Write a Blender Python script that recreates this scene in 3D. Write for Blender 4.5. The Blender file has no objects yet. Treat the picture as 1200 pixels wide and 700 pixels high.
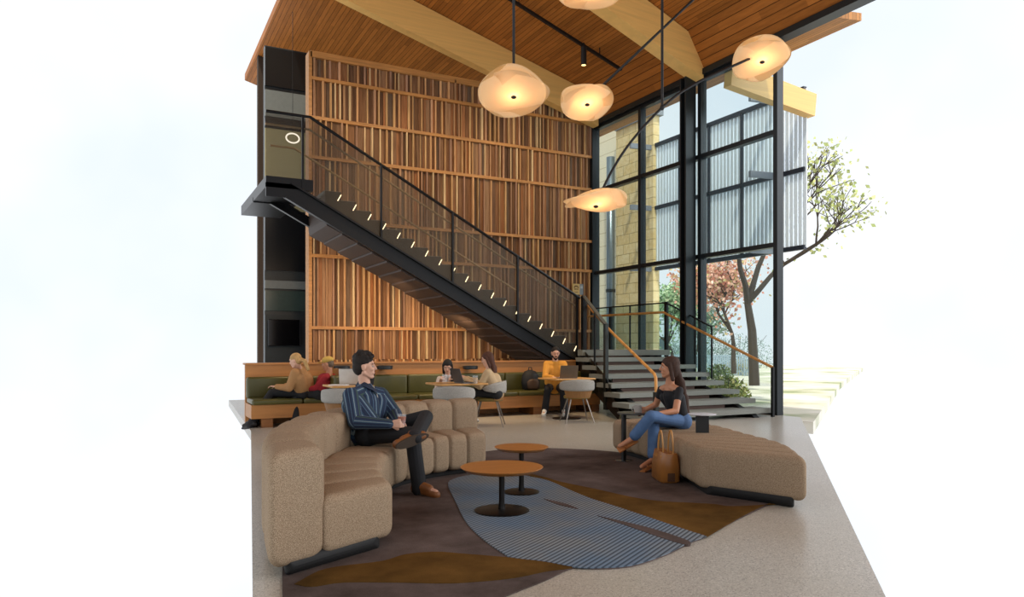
import bpy, math, random
from math import sin, cos, pi, sqrt, radians, atan2
from mathutils import Vector, Matrix
import numpy as np
random.seed(7)
scene = bpy.context.scene
COL = scene.collection
EYE = 1.3                      # height of the eye above the floor
FW = Vector((sin(radians(27.6)), cos(radians(27.6)), 0)); RT = Vector((FW.y, -FW.x, 0))
UP = Vector((0, 0, 1))
FOC = 862.0
def ray(x, y):                 # direction of sight through a photo point, unit depth
    return FW + RT*((x-600)/FOC) + UP*((407-y)/FOC)
def at(x, y, d):  return Vector((0, 0, EYE)) + ray(x, y)*d
def on_floor(x, y, z=0.0):
    r = ray(x, y); return Vector((0, 0, EYE)) + r*((z-EYE)/r.z)
def on_y(x, y, Y):
    r = ray(x, y); return Vector((0, 0, EYE)) + r*(Y/r.y)
def on_x(x, y, X):
    r = ray(x, y); return Vector((0, 0, EYE)) + r*(X/r.x)
def V(*a): return Vector(a)

# ---------------------------------------------------------------- materials
def lin(h):
    h = h.lstrip('#'); c = [int(h[i:i+2], 16)/255 for i in (0, 2, 4)]
    return tuple(((v/12.92) if v <= .04045 else ((v+.055)/1.055)**2.4) for v in c) + (1,)
class NT:
    def __init__(s, name):
        s.m = bpy.data.materials.new(name); s.m.use_nodes = True
        s.t = s.m.node_tree; s.t.nodes.clear()
        s.out = s.n('ShaderNodeOutputMaterial')
    def n(s, typ, **kw):
        nd = s.t.nodes.new(typ)
        for k, v in kw.items(): setattr(nd, k, v)
        return nd
    def l(s, a, b): s.t.links.new(a, b)
    def math(s, op, a, b=None, c=None):
        nd = s.n('ShaderNodeMath', operation=op)
        for i, v in enumerate((a, b, c)):
            if v is None: continue
            if isinstance(v, (int, float)): nd.inputs[i].default_value = v
            else: s.l(v, nd.inputs[i])
        return nd.outputs[0]
    def mix(s, fac, a, b, blend='MIX'):
        nd = s.n('ShaderNodeMix', data_type='RGBA', blend_type=blend)
        for i, v in ((0, fac), (6, a), (7, b)):
            if isinstance(v, (int, float, tuple)): nd.inputs[i].default_value = v
            else: s.l(v, nd.inputs[i])
        return nd.outputs[2]
    def bsdf(s, col, rough=.6, metal=0, bump=None, bs=.3, bd=.01, emis=None, es=0, spec=.5, sheen=0, alpha=None, trans=0):
        p = s.n('ShaderNodeBsdfPrincipled')
        if isinstance(col, tuple): p.inputs['Base Color'].default_value = col
        else: s.l(col, p.inputs['Base Color'])
        p.inputs['Roughness'].default_value = rough; p.inputs['Metallic'].default_value = metal
        p.inputs['Specular IOR Level'].default_value = spec
        p.inputs['Sheen Weight'].default_value = sheen
        p.inputs['Transmission Weight'].default_value = trans
        if emis is not None:
            p.inputs['Emission Color'].default_value = emis; p.inputs['Emission Strength'].default_value = es
        if bump is not None:
            b = s.n('ShaderNodeBump'); b.inputs['Strength'].default_value = bs; b.inputs['Distance'].default_value = bd
            s.l(bump, b.inputs['Height']); s.l(b.outputs[0], p.inputs['Normal'])
        s.l(p.outputs[0], s.out.inputs[0]); return p
    def coord(s): return s.n('ShaderNodeTexCoord').outputs['Object']
    def scaled(s, v, sc):
        m = s.n('ShaderNodeMapping'); m.inputs['Scale'].default_value = sc; s.l(v, m.inputs[0]); return m.outputs[0]
    def noise(s, v, scale, detail=3, rough=.5):
        n = s.n('ShaderNodeTexNoise'); n.inputs['Scale'].default_value = scale; n.inputs['Detail'].default_value = detail
        n.inputs['Roughness'].default_value = rough
        s.l(v, n.inputs['Vector']); return n.outputs['Fac']
    def ramp(s, f, stops):
        r = s.n('ShaderNodeValToRGB'); e = r.color_ramp.elements
        while len(e) < len(stops): e.new(.5)
        for el, (p, c) in zip(e, stops): el.position = p; el.color = c
        s.l(f, r.inputs[0]); return r.outputs[0]
MATS = {}
def mulc(c, k): return tuple(min(1, v*k) for v in c[:3]) + (1,)
def plain(name, h, rough=.6, metal=0, var=.12, scale=15, bump=.0, bscale=200, spec=.5, sheen=0):
    if name in MATS: return MATS[name]
    t = NT(name); c = lin(h); v = t.coord()
    col = t.mix(t.noise(v, scale), mulc(c, 1-var), mulc(c, 1+var))
    b = t.noise(v, bscale, 2) if bump else None
    t.bsdf(col, rough, metal, b, bump, .004, spec=spec, sheen=sheen)
    MATS[name] = t.m; return t.m
def wood(name, h, stretch=(1, 12, 12), rough=.45, var=.28, scale=1.5):
    if name in MATS: return MATS[name]
    t = NT(name); c = lin(h); v = t.scaled(t.coord(), stretch)
    n = t.noise(v, scale, 5, .6)
    col = t.ramp(n, [(.3, mulc(c, 1-var)), (.5, c), (.7, mulc(c, 1+var))])
    t.bsdf(col, rough, 0, n, .15, .004); MATS[name] = t.m; return t.m
def planks(name, h, width=.11, rough=.5, var=.35, axis=0, along=1):
    t = NT(name); c = lin(h); v = t.coord()
    s = t.n('ShaderNodeSeparateXYZ'); t.l(v, s.inputs[0])
    q = t.math('DIVIDE', s.outputs[axis], width)
    row = t.math('FLOOR', q)
    seg = t.math('FLOOR', t.math('ADD', t.math('DIVIDE', s.outputs[along], 2.7), t.math('MULTIPLY', row, .37)))
    cmb = t.n('ShaderNodeCombineXYZ'); t.l(row, cmb.inputs[0]); t.l(seg, cmb.inputs[1])
    wn = t.n('ShaderNodeTexWhiteNoise', noise_dimensions='3D'); t.l(cmb.outputs[0], wn.inputs['Vector'])
    sc = [1, 1, 1]; sc[axis] = 14; sc[along] = .8
    g = t.noise(t.scaled(v, tuple(sc)), 2.5, 5, .6)
    col = t.mix(wn.outputs['Value'], mulc(c, 1-var), mulc(c, 1+var))
    col = t.mix(.45, col, t.ramp(g, [(.3, mulc(c, .6)), (.7, mulc(c, 1.35))]))
    fr = t.math('FRACT', q); gap = t.math('LESS_THAN', fr, .09)
    col = t.mix(gap, col, mulc(c, .22))
    t.bsdf(col, rough, 0, t.math('SUBTRACT', 1, gap), .5, .01, spec=.15); return t.m
def vcol(name, rough=.55, grain=True):
    t = NT(name); a = t.n('ShaderNodeAttribute', attribute_name='Col')
    g = t.noise(t.scaled(t.coord(), (18, 18, .9)), 2, 5, .65)
    k = t.ramp(g, [(.3, (.55, .5, .45, 1)), (.55, (1, 1, 1, 1)), (.75, (1.0, 1.0, 1.0, 1))])
    t.bsdf(t.mix(1, a.outputs['Color'], k, 'MULTIPLY'), rough, 0, spec=.2); return t.m
def emit(name, h, st):
    t = NT(name); e = t.n('ShaderNodeEmission'); e.inputs[0].default_value = lin(h); e.inputs[1].default_value = st
    t.l(e.outputs[0], t.out.inputs[0]); return t.m
def seethrough(name, h, opacity, rough=.4, metal=0, glossy=0, tint='#ffffff'):
    t = NT(name); tr = t.n('ShaderNodeBsdfTransparent'); tr.inputs[0].default_value = lin(tint)
    p = t.n('ShaderNodeBsdfPrincipled'); p.inputs['Base Color'].default_value = lin(h)
    p.inputs['Roughness'].default_value = rough; p.inputs['Metallic'].default_value = metal
    mx = t.n('ShaderNodeMixShader'); mx.inputs[0].default_value = opacity
    t.l(tr.outputs[0], mx.inputs[1]); t.l(p.outputs[0], mx.inputs[2])
    t.l(mx.outputs[0], t.out.inputs[0]); return t.m

# ---------------------------------------------------------------- mesh builder
ORG = {}
class MB:
    def __init__(s): s.v = []; s.f = []; s.mi = []; s.c = []; s.cur = 0; s.cc = None
    def add(s, vs, fs):
        b = len(s.v); s.v += [tuple(p) for p in vs]
        for f in fs: s.f.append([b+i for i in f]); s.mi.append(s.cur); s.c.append(s.cc)
        return s
    def box(s, lo, hi):
        x0, y0, z0 = lo; x1, y1, z1 = hi
        return s.add([(x0,y0,z0),(x1,y0,z0),(x1,y1,z0),(x0,y1,z0),(x0,y0,z1),(x1,y0,z1),(x1,y1,z1),(x0,y1,z1)],
              [(0,3,2,1),(4,5,6,7),(0,1,5,4),(1,2,6,5),(2,3,7,6),(3,0,4,7)])
    def obox(s, c, ax, ay, az):    # oriented box: centre and three half-axis vectors
        c = Vector(c); ax, ay, az = Vector(ax), Vector(ay), Vector(az)
        return s.add([c+ax*i+ay*j+az*k for k in (-1,1) for i, j in ((-1,-1),(1,-1),(1,1),(-1,1))],
              [(0,3,2,1),(4,5,6,7),(0,1,5,4),(1,2,6,5),(2,3,7,6),(3,0,4,7)])
    def bar(s, a, b, w, h, up=UP):  # rectangular bar from a to b
        a, b = Vector(a), Vector(b); d = (b-a); L = d.length; d = d/L
        if abs(d.dot(up)) > .98: up = Vector((0, 1, 0))
        sd = d.cross(up).normalized(); u = sd.cross(d)
        return s.obox((a+b)/2, d*(L/2), sd*(w/2), u*(h/2))
    def rbox(s, lo, hi, r=.03, n=4):     # box with rounded edges
        c = [(lo[i]+hi[i])/2 for i in range(3)]; h = [(hi[i]-lo[i])/2 for i in range(3)]
        r = min([r]+[q*.99 for q in h])
        N = 4*n; b = []; rings = []
        lat = [(-pi/2 + pi/2*j/n, -1) for j in range(n+1)] + [(pi/2*j/n, 1) for j in range(n+1)]
        for la, sz in lat:
            rg = []
            for q in range(4):
                for j in range(n+1):
                    an = q*pi/2 + pi/2*j/n
                    sx = (1, -1, -1, 1)[q]; sy = (1, 1, -1, -1)[q]
                    rg.append((c[0]+sx*(h[0]-r)+r*cos(la)*cos(an), c[1]+sy*(h[1]-r)+r*cos(la)*sin(an), c[2]+sz*(h[2]-r)+r*sin(la)))
            rings.append(rg)
        return s.loft(rings)
    def loft(s, rings, closed=True, cap=True):
        n = len(rings[0]); vs = [p for r in rings for p in r]; fs = []
        for i in range(len(rings)-1):
            for j in range(n if closed else n-1):
                k = (j+1) % n
                fs.append((i*n+j, i*n+k, (i+1)*n+k, (i+1)*n+j))
        if cap: fs.append(tuple(range(n))[::-1]); fs.append(tuple((len(rings)-1)*n+j for j in range(n)))
        return s.add(vs, fs)
    def tube(s, pts, r, n=10, cap=True):
        pts = [Vector(p) for p in pts]; m = len(pts)
        rr = r if isinstance(r, (list, tuple)) else [r]*m
        rings = []; prev = None
        for i, p in enumerate(pts):
            d = (pts[min(i+1, m-1)]-pts[max(i-1, 0)]).normalized()
            if prev is None:
                a = Vector((0, 0, 1)) if abs(d.z) < .9 else Vector((1, 0, 0))
                prev = d.cross(a).normalized()
            u = (prev - d*prev.dot(d)).normalized(); prev = u; w = d.cross(u)
            rings.append([p+u*(rr[i]*cos(2*pi*j/n))+w*(rr[i]*sin(2*pi*j/n)) for j in range(n)])
        return s.loft(rings, True, cap)
    def lathe(s, prof, c=(0, 0, 0), n=32, sx=1, sy=1):
        c = Vector(c); rings = [[c+Vector((r*cos(2*pi*j/n)*sx, r*sin(2*pi*j/n)*sy, z)) for j in range(n)] for r, z in prof]
        return s.loft(rings)
    def prism(s, poly, vec):
        vec = Vector(vec); P = [Vector(p) for p in poly]; n = len(P)
        vs = P+[p+vec for p in P]
        fs = [tuple(range(n))[::-1], tuple(range(n, 2*n))]+[(i, (i+1) % n, n+(i+1) % n, n+i) for i in range(n)]
        return s.add(vs, fs)
    def ell(s, c, rad, M=None, n=14, m=9):
        c = Vector(c); vs = []; fs = []
        for i in range(m+1):
            la = -pi/2+pi*i/m
            for j in range(n):
                p = Vector((rad[0]*cos(la)*cos(2*pi*j/n), rad[1]*cos(la)*sin(2*pi*j/n), rad[2]*sin(la)))
                vs.append(c+(M @ p if M else p))
        for i in range(m):
            for j in range(n):
                k = (j+1) % n; fs.append((i*n+j, i*n+k, (i+1)*n+k, (i+1)*n+j))
        return s.add(vs, fs)
    def cap(s, a, b, ra, rb, n=14):
        a, b = Vector(a), Vector(b); d = b-a; L = d.length
        if L < 1e-5: return s.ell(a, (ra, ra, ra))
        d = d/L; pts = []; rr = []
        for j in range(5):
            t = -pi/2+pi/2*(j+.25)/4.25; pts.append(a+d*(ra*sin(t))); rr.append(ra*cos(t))
        for j in range(5):
            t = pi/2*j/4.25; pts.append(b+d*(rb*sin(t))); rr.append(rb*cos(t))
        q = Vector((0, 0, 1)) if abs(d.z) < .9 else Vector((1, 0, 0))
        u = d.cross(q).normalized(); w = d.cross(u)
        return s.loft([[p+u*(r*cos(2*pi*j/n))+w*(r*sin(2*pi*j/n)) for j in range(n)] for p, r in zip(pts, rr)])
    def build(s, name, mats, parent=None, local=False, smooth=False, bevel=0, autos=None):
        o0 = Vector((0, 0, 0)) if (local or parent is None) else ORG.get(parent.name, Vector((0, 0, 0)))
        me = bpy.data.meshes.new(name)
        me.from_pydata([(p[0]-o0.x, p[1]-o0.y, p[2]-o0.z) for p in s.v], [], s.f)
        if not isinstance(mats, (list, tuple)): mats = [mats]
        for m in mats: me.materials.append(m)
        me.polygons.foreach_set('material_index', s.mi)
        if any(c is not None for c in s.c):
            ca = me.color_attributes.new('Col', 'FLOAT_COLOR', 'CORNER'); arr = []
            for p, c in zip(me.polygons, s.c): arr += list(c or (1, 1, 1, 1))*p.loop_total
            ca.data.foreach_set('color', arr)
        me.validate(); me.update()
        if smooth:
            me.polygons.foreach_set('use_smooth', [True]*len(me.polygons))
            if smooth == 'auto':
                import bmesh
                bm = bmesh.new(); bm.from_mesh(me)
                for e in bm.edges:
                    if len(e.link_faces) == 2 and e.calc_face_angle(0) > radians(autos or 40): e.smooth = False
                bm.to_mesh(me); bm.free()
        o = bpy.data.objects.new(name, me); COL.objects.link(o)
        if parent is not None: o.parent = parent; ORG[o.name] = o0
        else: ORG[o.name] = Vector((0, 0, 0))
        if bevel:
            b = o.modifiers.new('bevel', 'BEVEL'); b.width = bevel; b.segments = 2; b.limit_method = 'ANGLE'
        return o
def tag(o, label=None, cat=None, group=None, kind=None):
    if label: o['label'] = label
    if cat: o['category'] = cat
    if group: o['group'] = group
    if kind: o['kind'] = kind
    return o
def thing(name, label, cat, loc, group=None, rot=0):
    o = bpy.data.objects.new(name, None); COL.objects.link(o); o.location = loc; o.rotation_euler = (0, 0, rot)
    o.empty_display_size = .1
    ORG[o.name] = Vector(loc); return tag(o, label, cat, group)
def copy_tree(o, parent=None):
    c = o.copy(); COL.objects.link(c)
    if parent: c.parent = parent
    for ch in list(o.children): copy_tree(ch, c)
    return c
def catmull(pts, n):            # n samples along a smooth curve through pts
    P = [Vector(p) for p in pts]; P = [P[0]*2-P[1]]+P+[P[-1]*2-P[-2]]; m = len(P)-3; out = []
    for i in range(n):
        t = i/(n-1)*m; k = min(int(t), m-1); t -= k; a, b, c, d = P[k:k+4]
        out.append(.5*((2*b)+(c-a)*t+(2*a-5*b+4*c-d)*t*t+(-a+3*b-3*c+d)*t**3))
    return out
# ---------------------------------------------------------------- setting
M_floor = NT('terrazzo')
def _f(t=M_floor):
    v = t.coord()
    vo = t.n('ShaderNodeTexVoronoi'); vo.inputs['Scale'].default_value = 150; t.l(v, vo.inputs['Vector'])
    sp = t.n('ShaderNodeSeparateColor'); t.l(vo.outputs['Color'], sp.inputs[0])
    c = t.ramp(sp.outputs[0], [(0, lin('#6f6b63')), (.1, lin('#928d84')), (.25, lin('#aea99f')), (.85, lin('#b9b4aa')), (1, lin('#d5d1c8'))])
    c = t.mix(t.ramp(t.noise(v, .7), [(.4, (0, 0, 0, 1)), (.6, (.35, .35, .35, 1))]), c, lin('#a39b8b'))
    t.bsdf(c, .28, 0, spec=.35)
_f()
floor = MB().prism([(.35, 2.4, -.15), (3.4, 2.4, -.15), (11.05, 9.6, -.15), (11.05, 19.2, -.15), (2.2, 19.2, -.15), (1.7, 12, -.15)], (0, 0, .15)).build('floor', M_floor.m)
tag(floor, kind='structure')

M_ceil = planks('ceiling boards', '#a8682e', .1)
def roof_z(x): return 7.84+.277*(10.8-x)
cl = MB()
cl.prism([(10.4, -6, roof_z(10.4)), (-6, -6, roof_z(-6)), (-6, -6, roof_z(-6)+.2), (10.4, -6, roof_z(10.4)+.2)], (0, 22.2, 0))  # carried past the view, near and left, to block direct sun from the room
cl.prism([(10.4, 16.2, roof_z(10.4)), (3.35, 16.2, roof_z(3.35)), (3.35, 16.2, roof_z(3.35)+.2), (10.4, 16.2, roof_z(10.4)+.2)], (0, 8.8, 0))
cl.prism([(10.4, 2, roof_z(10.4)), (10.4, 2, roof_z(10.4)+.2), (11.2, 2, 8.1), (11.2, 2, 7.22), (10.98, 2, 7.16)], (0, 18.2, 0))
ceiling = cl.build('ceiling', M_ceil); tag(ceiling, kind='structure')

# slatted timber wall
WY = 16.4
M_slat = vcol('cedar slats')
tag(MB().box((3.4, 22.6, 0), (11, 22.8, 10.2)).build('rear_light_block', plain('rear light block', '#3a2a1c', .8)), kind='structure')  # unseen panel added to keep sky light off the far ceiling
def on_wall_z(x, y): return on_y(x, y, WY).z
bat_z = [on_wall_z(600, y) for y in (132.5, 172.7, 213, 277, 313.5)]
bat_z = [z for z in bat_z] + [on_y(500, 386, WY).z, 1.02]
x0, x1 = on_y(362.5, 400, WY).x, 10.93
top_z = 1.3+(7.02-1.3)*16.4/14.5
w = MB(); w.cc = lin('#2a1a10'); w.box((x0, WY+.05, 0), (x1, WY+.2, top_z))
pal = ['#8a5a38', '#9c6b44', '#7a4a2e', '#b08258', '#6a3e28', '#a4714a', '#c29468', '#5c3828', '#8e6a50', '#9a5a36', '#75503a']
edges = [top_z-.05]+sorted(bat_z, reverse=True)+[0]
for i in range(len(edges)-1):
    zt, zb = edges[i], edges[i+1]; x = x0+.05
    while x < x1-.02:                                   # darker boards behind
        ww = random.choice((.06, .09, .12, .15)); 
        w.cc = mulc(lin(random.choice(['#8e6544', '#9a7454', '#74553e', '#a88260', '#8e6a4c', '#a8744c', '#75604e'])), random.uniform(.75, 1.15))
        w.box((x, WY-.03-random.choice((0, .01, .02)), zb), (min(x+ww, x1), WY+.06, zt)); x += ww+.006
    x = x0+.06
    while x < x1-.06:                                   # pale narrow fins in front
        ww = random.choice((.022, .028, .034, .045))
        w.cc = mulc(lin(random.choice(['#dbb07a', '#cfa26e', '#e6c594', '#bd926a', '#d6a472', '#c79a76', '#b58c70'])), random.uniform(.8, 1.15))
        w.box((x, WY-.11-random.choice((0, .02, -.03)), zb), (x+ww, WY-.03, zt)); x += ww+random.choice((.06, .08, .1, .13, .16, .2))
wall = w.build('wall_back', M_slat); tag(wall, kind='structure')
b = MB()
for z in bat_z[:-1]: b.box((x0, WY-.14, z-.035), (x1, WY-.02, z+.035))
b.box((x0, WY-.13, top_z-.12), (x1, WY+.2, top_z+.02)); b.box((x0-.04, WY-.13, 0), (x0+.03, WY+.2, top_z))
M_bat = wood('batten wood', '#b98248', (1, 14, 14))
b.build('batten', M_bat, wall)

# dark recess beyond the left end of the slatted wall
M_dark = plain('dark panel', '#15171a', .3); M_gp = plain('grey panel', '#767a76', .5); M_gp2 = plain('deep grey panel', '#33383a', .4)
wl = MB(); wl.box((3.0, 18.9, 0), (4.4, 19.1, 8.75))
wleft = wl.build('wall_left', M_gp2); tag(wleft, kind='structure')
for (z0, z1, m) in ((7.75, 8.7, M_dark), (7.0, 7.65, M_gp), (6.75, 6.95, M_dark), (4.7, 6.7, plain('upper room', '#98906c', .6)), (3.2, 4.6, M_dark), (2.75, 2.95, M_gp), (2.2, 2.7, plain('green glass', '#3c4a46', .2)), (0, 2.1, plain('lower recess', '#2c3234', .5))):
    MB().box((3.0, 18.84, z0), (4.4, 18.9, z1)).build('panel', m, wleft)
tv = thing('television', 'black television screen in the dark recess at the left edge', 'television', (3.6, 18.78, 1.6))
MB().rbox((3.05, 18.7, 1.33), (3.82, 18.78, 1.98), .015).build('screen', plain('tv black', '#07080c', .15), tv)
MB().box((3.2, 18.78, 1.5), (3.5, 18.84, 1.8)).build('bracket', M_dark, tv)
rg = thing('ring_light', 'white glowing ring pendant in the upper room at the left edge', 'ceiling light', at(343, 162, 17.5))
c = at(343, 162, 17.3)
MB().tube([c+V(.15*cos(a*pi/12), .0, .11*sin(a*pi/12)) for a in range(25)], .018, 8).build('ring', emit('ring glow', '#fff3dc', 2.2), rg, smooth=True)
MB().tube([c+V(0, 0, .11), V(c.x, c.y, 9.2)], .006, 6).build('cable', M_dark, rg)

# window wall
M_frame = plain('dark window frame', '#23282b', .35, .4); M_glass = seethrough('window glass', '#b8d4e0', .045, .03, 0, tint='#f2f8f8')
WX = 11.0
ys = [16.36, 14.3, 12.2, 10.1]; zs = [0.03, 3.26, 5.42, 7.09]
for k in range(3):
    ya, yb = ys[k], ys[k+1]
    fr = MB()
    for z in zs: fr.box((WX-.05, yb, z-.045), (WX+.09, ya, z+.045))
    if k == 0: fr.box((WX-.12, ya-.14, 0), (WX+.1, ya+.1, 7.2))
    else: fr.box((WX-.06, ya-.05, 0), (WX+.1, ya+.05, 7.12))
    if k == 2: fr.box((WX-.06, yb-.05, 0), (WX+.1, yb+.05, 7.12))
    wn = fr.build('window_%d' % (k+1), M_frame); tag(wn, kind='structure')
    for j in range(3): MB().box((WX+.01, yb+.05, zs[j]+.045), (WX+.025, ya-.05, zs[j+1]-.045)).build('pane', M_glass, wn)
col = thing('steel_column', 'tall dark steel column standing against the window wall', 'column', (10.75, 12.32, 0))
m = MB(); m.box((10.62, 12.26, 0), (10.9, 12.3, 7.12)); m.box((10.62, 12.42, 0), (10.9, 12.46, 7.12)); m.box((10.72, 12.3, 0), (10.8, 12.42, 7.12))
m.build('shaft', M_frame, col); MB().box((10.58, 12.2, 0), (10.95, 12.5, .03)).build('base_plate', M_frame, col)
tr = MB().box((10.86, 2.2, 7.12), (11.12, 16.4, 7.24)).build('trim_1', M_frame); tag(tr, kind='structure')

# roof beams
M_beam = wood('glulam', '#e8b86c', (.3, 2, 11), .5, .09, 1.6)
def beam(y0, y1, label, xa=11.0, xb=1.0, skew=0):
    L = [(xa, roof_z(xa)-.77), (xb, roof_z(xb)-.77)]
    o = MB().add([V(xa, y0, L[0][1]), V(xa, y1, L[0][1]), V(xa, y1, L[0][1]+.75), V(xa, y0, L[0][1]+.75),
                  V(xb, y0-skew, L[1][1]), V(xb, y1-skew, L[1][1]), V(xb, y1-skew, L[1][1]+.75), V(xb, y0-skew, L[1][1]+.75)],
                 [(0, 1, 2, 3), (7, 6, 5, 4), (0, 4, 5, 1), (1, 5, 6, 2), (2, 6, 7, 3), (3, 7, 4, 0)]).build('roof_beam', M_beam)
    return tag(o, label, 'beam', 'glulam roof beams')
beam(15.9, 16.15, 'pale glulam roof beam running down to the corner beside the slatted wall', xa=10.85)
beam(12.02, 12.36, 'pale glulam roof beam ending on top of the steel column', xa=10.9, skew=1.3)

# exterior
M_ground = NT('outdoor ground')
def _g(t=M_ground):
    v = t.coord(); n = t.noise(v, .35, 5, .6)
    t.bsdf(t.ramp(n, [(.35, lin('#8d9770')), (.48, lin('#c9c6b2')), (.6, lin('#ddd8cc'))]), .9)
_g()
gr = MB().prism([(11.15, 9.4, -.3), (24, 19, -.3), (44, 33, -.3), (44, 60, -.3), (20, 60, -.3), (11.15, 19, -.3)], (0, 0, .22)).build('ground', M_ground.m); tag(gr, kind='structure')
tag(MB().prism([(11.1, 9.0, 7.2), (11.1, 9.0, 7.34), (11.95, 9.0, 7.44), (11.95, 9.0, 7.3)], (0, 9.2, 0)).build('trim_2', planks('soffit boards', '#b98046', .1, axis=0, along=1)), kind='structure')
o = MB().bar((11.1, 11.5, 6.98), (13.6, 11.5, 6.7), .22, .5).build('roof_beam', M_beam); tag(o, 'pale beam end projecting outside above the glass', 'beam', None)

M_stone = NT('limestone')
def _s(t=M_stone):
    v = t.coord(); s = t.n('ShaderNodeSeparateXYZ'); t.l(v, s.inputs[0])
    cm = t.n('ShaderNodeCombineXYZ'); t.l(t.math('ADD', s.outputs[1], s.outputs[0]), cm.inputs[0]); t.l(s.outputs[2], cm.inputs[1])
    br = t.n('ShaderNodeTexBrick'); t.l(cm.outputs[0], br.inputs['Vector']); br.inputs['Scale'].default_value = 1
    br.inputs['Brick Width'].default_value = .62; br.inputs['Row Height'].default_value = .3; br.inputs['Mortar Size'].default_value = .012
    br.inputs['Color1'].default_value = lin('#f0cf92'); br.inputs['Color2'].default_value = lin('#ffe6b4'); br.inputs['Mortar'].default_value = lin('#a08858')
    n = t.noise(v, 5, 6, .7)
    t.bsdf(t.mix(.35, br.outputs[0], t.ramp(n, [(.35, lin('#dcb868')), (.65, lin('#fff0c4'))])), .9, 0, n, .6, .05)
_s()
bd = thing('stone_building', 'yellow limestone block wall with a pale side wall outside the window', 'building', (13.4, 18, -.08))
MB().box((13.4, on_x(765.5, 300, 13.4).y, -.08), (13.62, on_x(722, 300, 13.4).y, on_x(740, 143, 13.4).z)).build('stone_wall', M_stone.m, bd)
yy = on_x(722, 300, 13.4).y
MB().box((13.34, on_x(768, 300, 13.4).y, on_x(740, 146, 13.4).z), (13.7, yy, on_x(740, 138, 13.4).z)).build('coping', plain('coping', '#8d9298', .6), bd)
t = NT('pale block'); v = t.coord(); s = t.n('ShaderNodeSeparateXYZ'); t.l(v, s.inputs[0])
g = t.math('LESS_THAN', t.math('FRACT', t.math('DIVIDE', s.outputs[2], .42)), .05)
t.bsdf(t.mix(g, lin('#fff3d6'), lin('#d8c8a0')), .85)
MB().box((13.6, yy, -.08), (13.9, yy+3.2, 9.2)).build('side_wall', t.m, bd)
dp = thing('downspout', 'grey metal downspout beside the limestone wall', 'pipe', (13.3, yy+.12, 0))
MB().tube([(13.3, yy+.15, -.08), (13.3, yy+.15, 7.2)], .13, 14).build('pipe', plain('zinc', '#7d8a94', .35, .6), dp, smooth=True)
MB().tube([(13.3, yy+.15, 3.0), (13.3, yy+.15, 3.1)], .15, 14).build('bracket', M_frame, dp)

# metal sun screen
XS = 13.5; M_scr = plain('screen steel', '#2b2f3a', .5, .3)
ya = on_x(765, 200, XS).y; yb = 11.6
zt, zb = on_x(765, 172, XS).z, on_x(765, 316, XS).z
sc = thing('sun_screen', 'tall dark metal screen of vertical slats hanging outside the window', 'screen', (XS, ya, zb))
fr = MB()
for z in (zt, zb, on_x(765, 245, XS).z): fr.box((XS-.05, yb, z-.05), (XS+.05, ya, z+.05))
k = ya; 
while k > yb: fr.box((XS-.05, k-.06, zb), (XS+.05, k, zt)); k -= 1.16
fr.build('frame', M_scr, sc)
sl = MB(); k = ya-.1
while k > yb:
    sl.box((XS+.0, k-.095, zb), (XS+.03, k, zt)); k -= .125
sl.build('slats', plain('slat steel', '#e4eefa', .5), sc)
Mbk = plain('bracket grey', '#8a8f98', .5)
for z in (zt-.05, on_x(765, 245, XS).z, zb):
    for y in (ya-.05, ya-4.6): MB().bar((XS-.75, y+.12, z), (XS, y, z), .08, .14).build('bracket', Mbk, sc)

# trees outside
def tree(label, base, h, crown, leaf, nleaf, spread, seed, group=None, bare=0, bark='#4a4038'):
    rnd = random.Random(seed); base = Vector(base)
    t = thing('tree', label, 'tree', base, group)
    tk = MB(); tips = []
    def grow(p, d, L, r, k):
        q = p; pts = [p]
        for i in range(3):
            d = (d+V(rnd.uniform(-.25, .25), rnd.uniform(-.25, .25), rnd.uniform(-.05, .12))).normalized(); q = q+d*(L/3); pts.append(q)
        tk.tube(pts, [r, r*.9, r*.78, r*.62], 6)
        if k == 0: tips.append(q); return
        for i in range(3):
            dd = (d+V(rnd.uniform(-1, 1), rnd.uniform(-1, 1), rnd.uniform(-.3, .7))*spread).normalized()
            grow(q, dd, L*rnd.uniform(.62, .8), r*.58, k-1)
        tips.append(q)
    grow(base, V(0, 0, 1), h*.33, h*.022, 4 if not bare else 5)
    tk.build('trunk', plain('bark '+bark, bark, .9), t)
    if nleaf:
        lf = MB()
        for i in range(nleaf):
            c = rnd.choice(tips)+V(rnd.gauss(0, crown), rnd.gauss(0, crown), rnd.gauss(0, crown*.8))
            a = V(rnd.uniform(-1, 1), rnd.uniform(-1, 1), rnd.uniform(-1, 1)).normalized(); u = a.orthogonal().normalized(); s_ = rnd.uniform(.05, .11)
            w_ = a.cross(u); lf.cc = mulc(lin(leaf[i % len(leaf)]), rnd.uniform(.7, 1.25))
            lf.add([c-u*s_, c-w_*s_*.6, c+u*s_, c+w_*s_*.6], [(0, 1, 2, 3)])
        tt = NT('leaves '+label[:12]); a = tt.n('ShaderNodeAttribute', attribute_name='Col')
        p = tt.bsdf(a.outputs['Color'], .8); lf.build('leaves', tt.m, t)
    return t
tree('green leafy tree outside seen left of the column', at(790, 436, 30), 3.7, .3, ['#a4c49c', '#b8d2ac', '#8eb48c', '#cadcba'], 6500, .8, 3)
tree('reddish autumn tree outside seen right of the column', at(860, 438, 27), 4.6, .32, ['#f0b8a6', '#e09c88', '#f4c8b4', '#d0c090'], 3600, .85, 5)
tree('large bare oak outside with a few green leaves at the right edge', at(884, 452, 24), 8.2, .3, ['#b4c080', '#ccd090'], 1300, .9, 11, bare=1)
tree('low hazy tree outside beyond the fence left of the green tree', at(818, 430, 38), 3.0, .35, ['#7c9480', '#90a390'], 3000, .8, 8)
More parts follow.
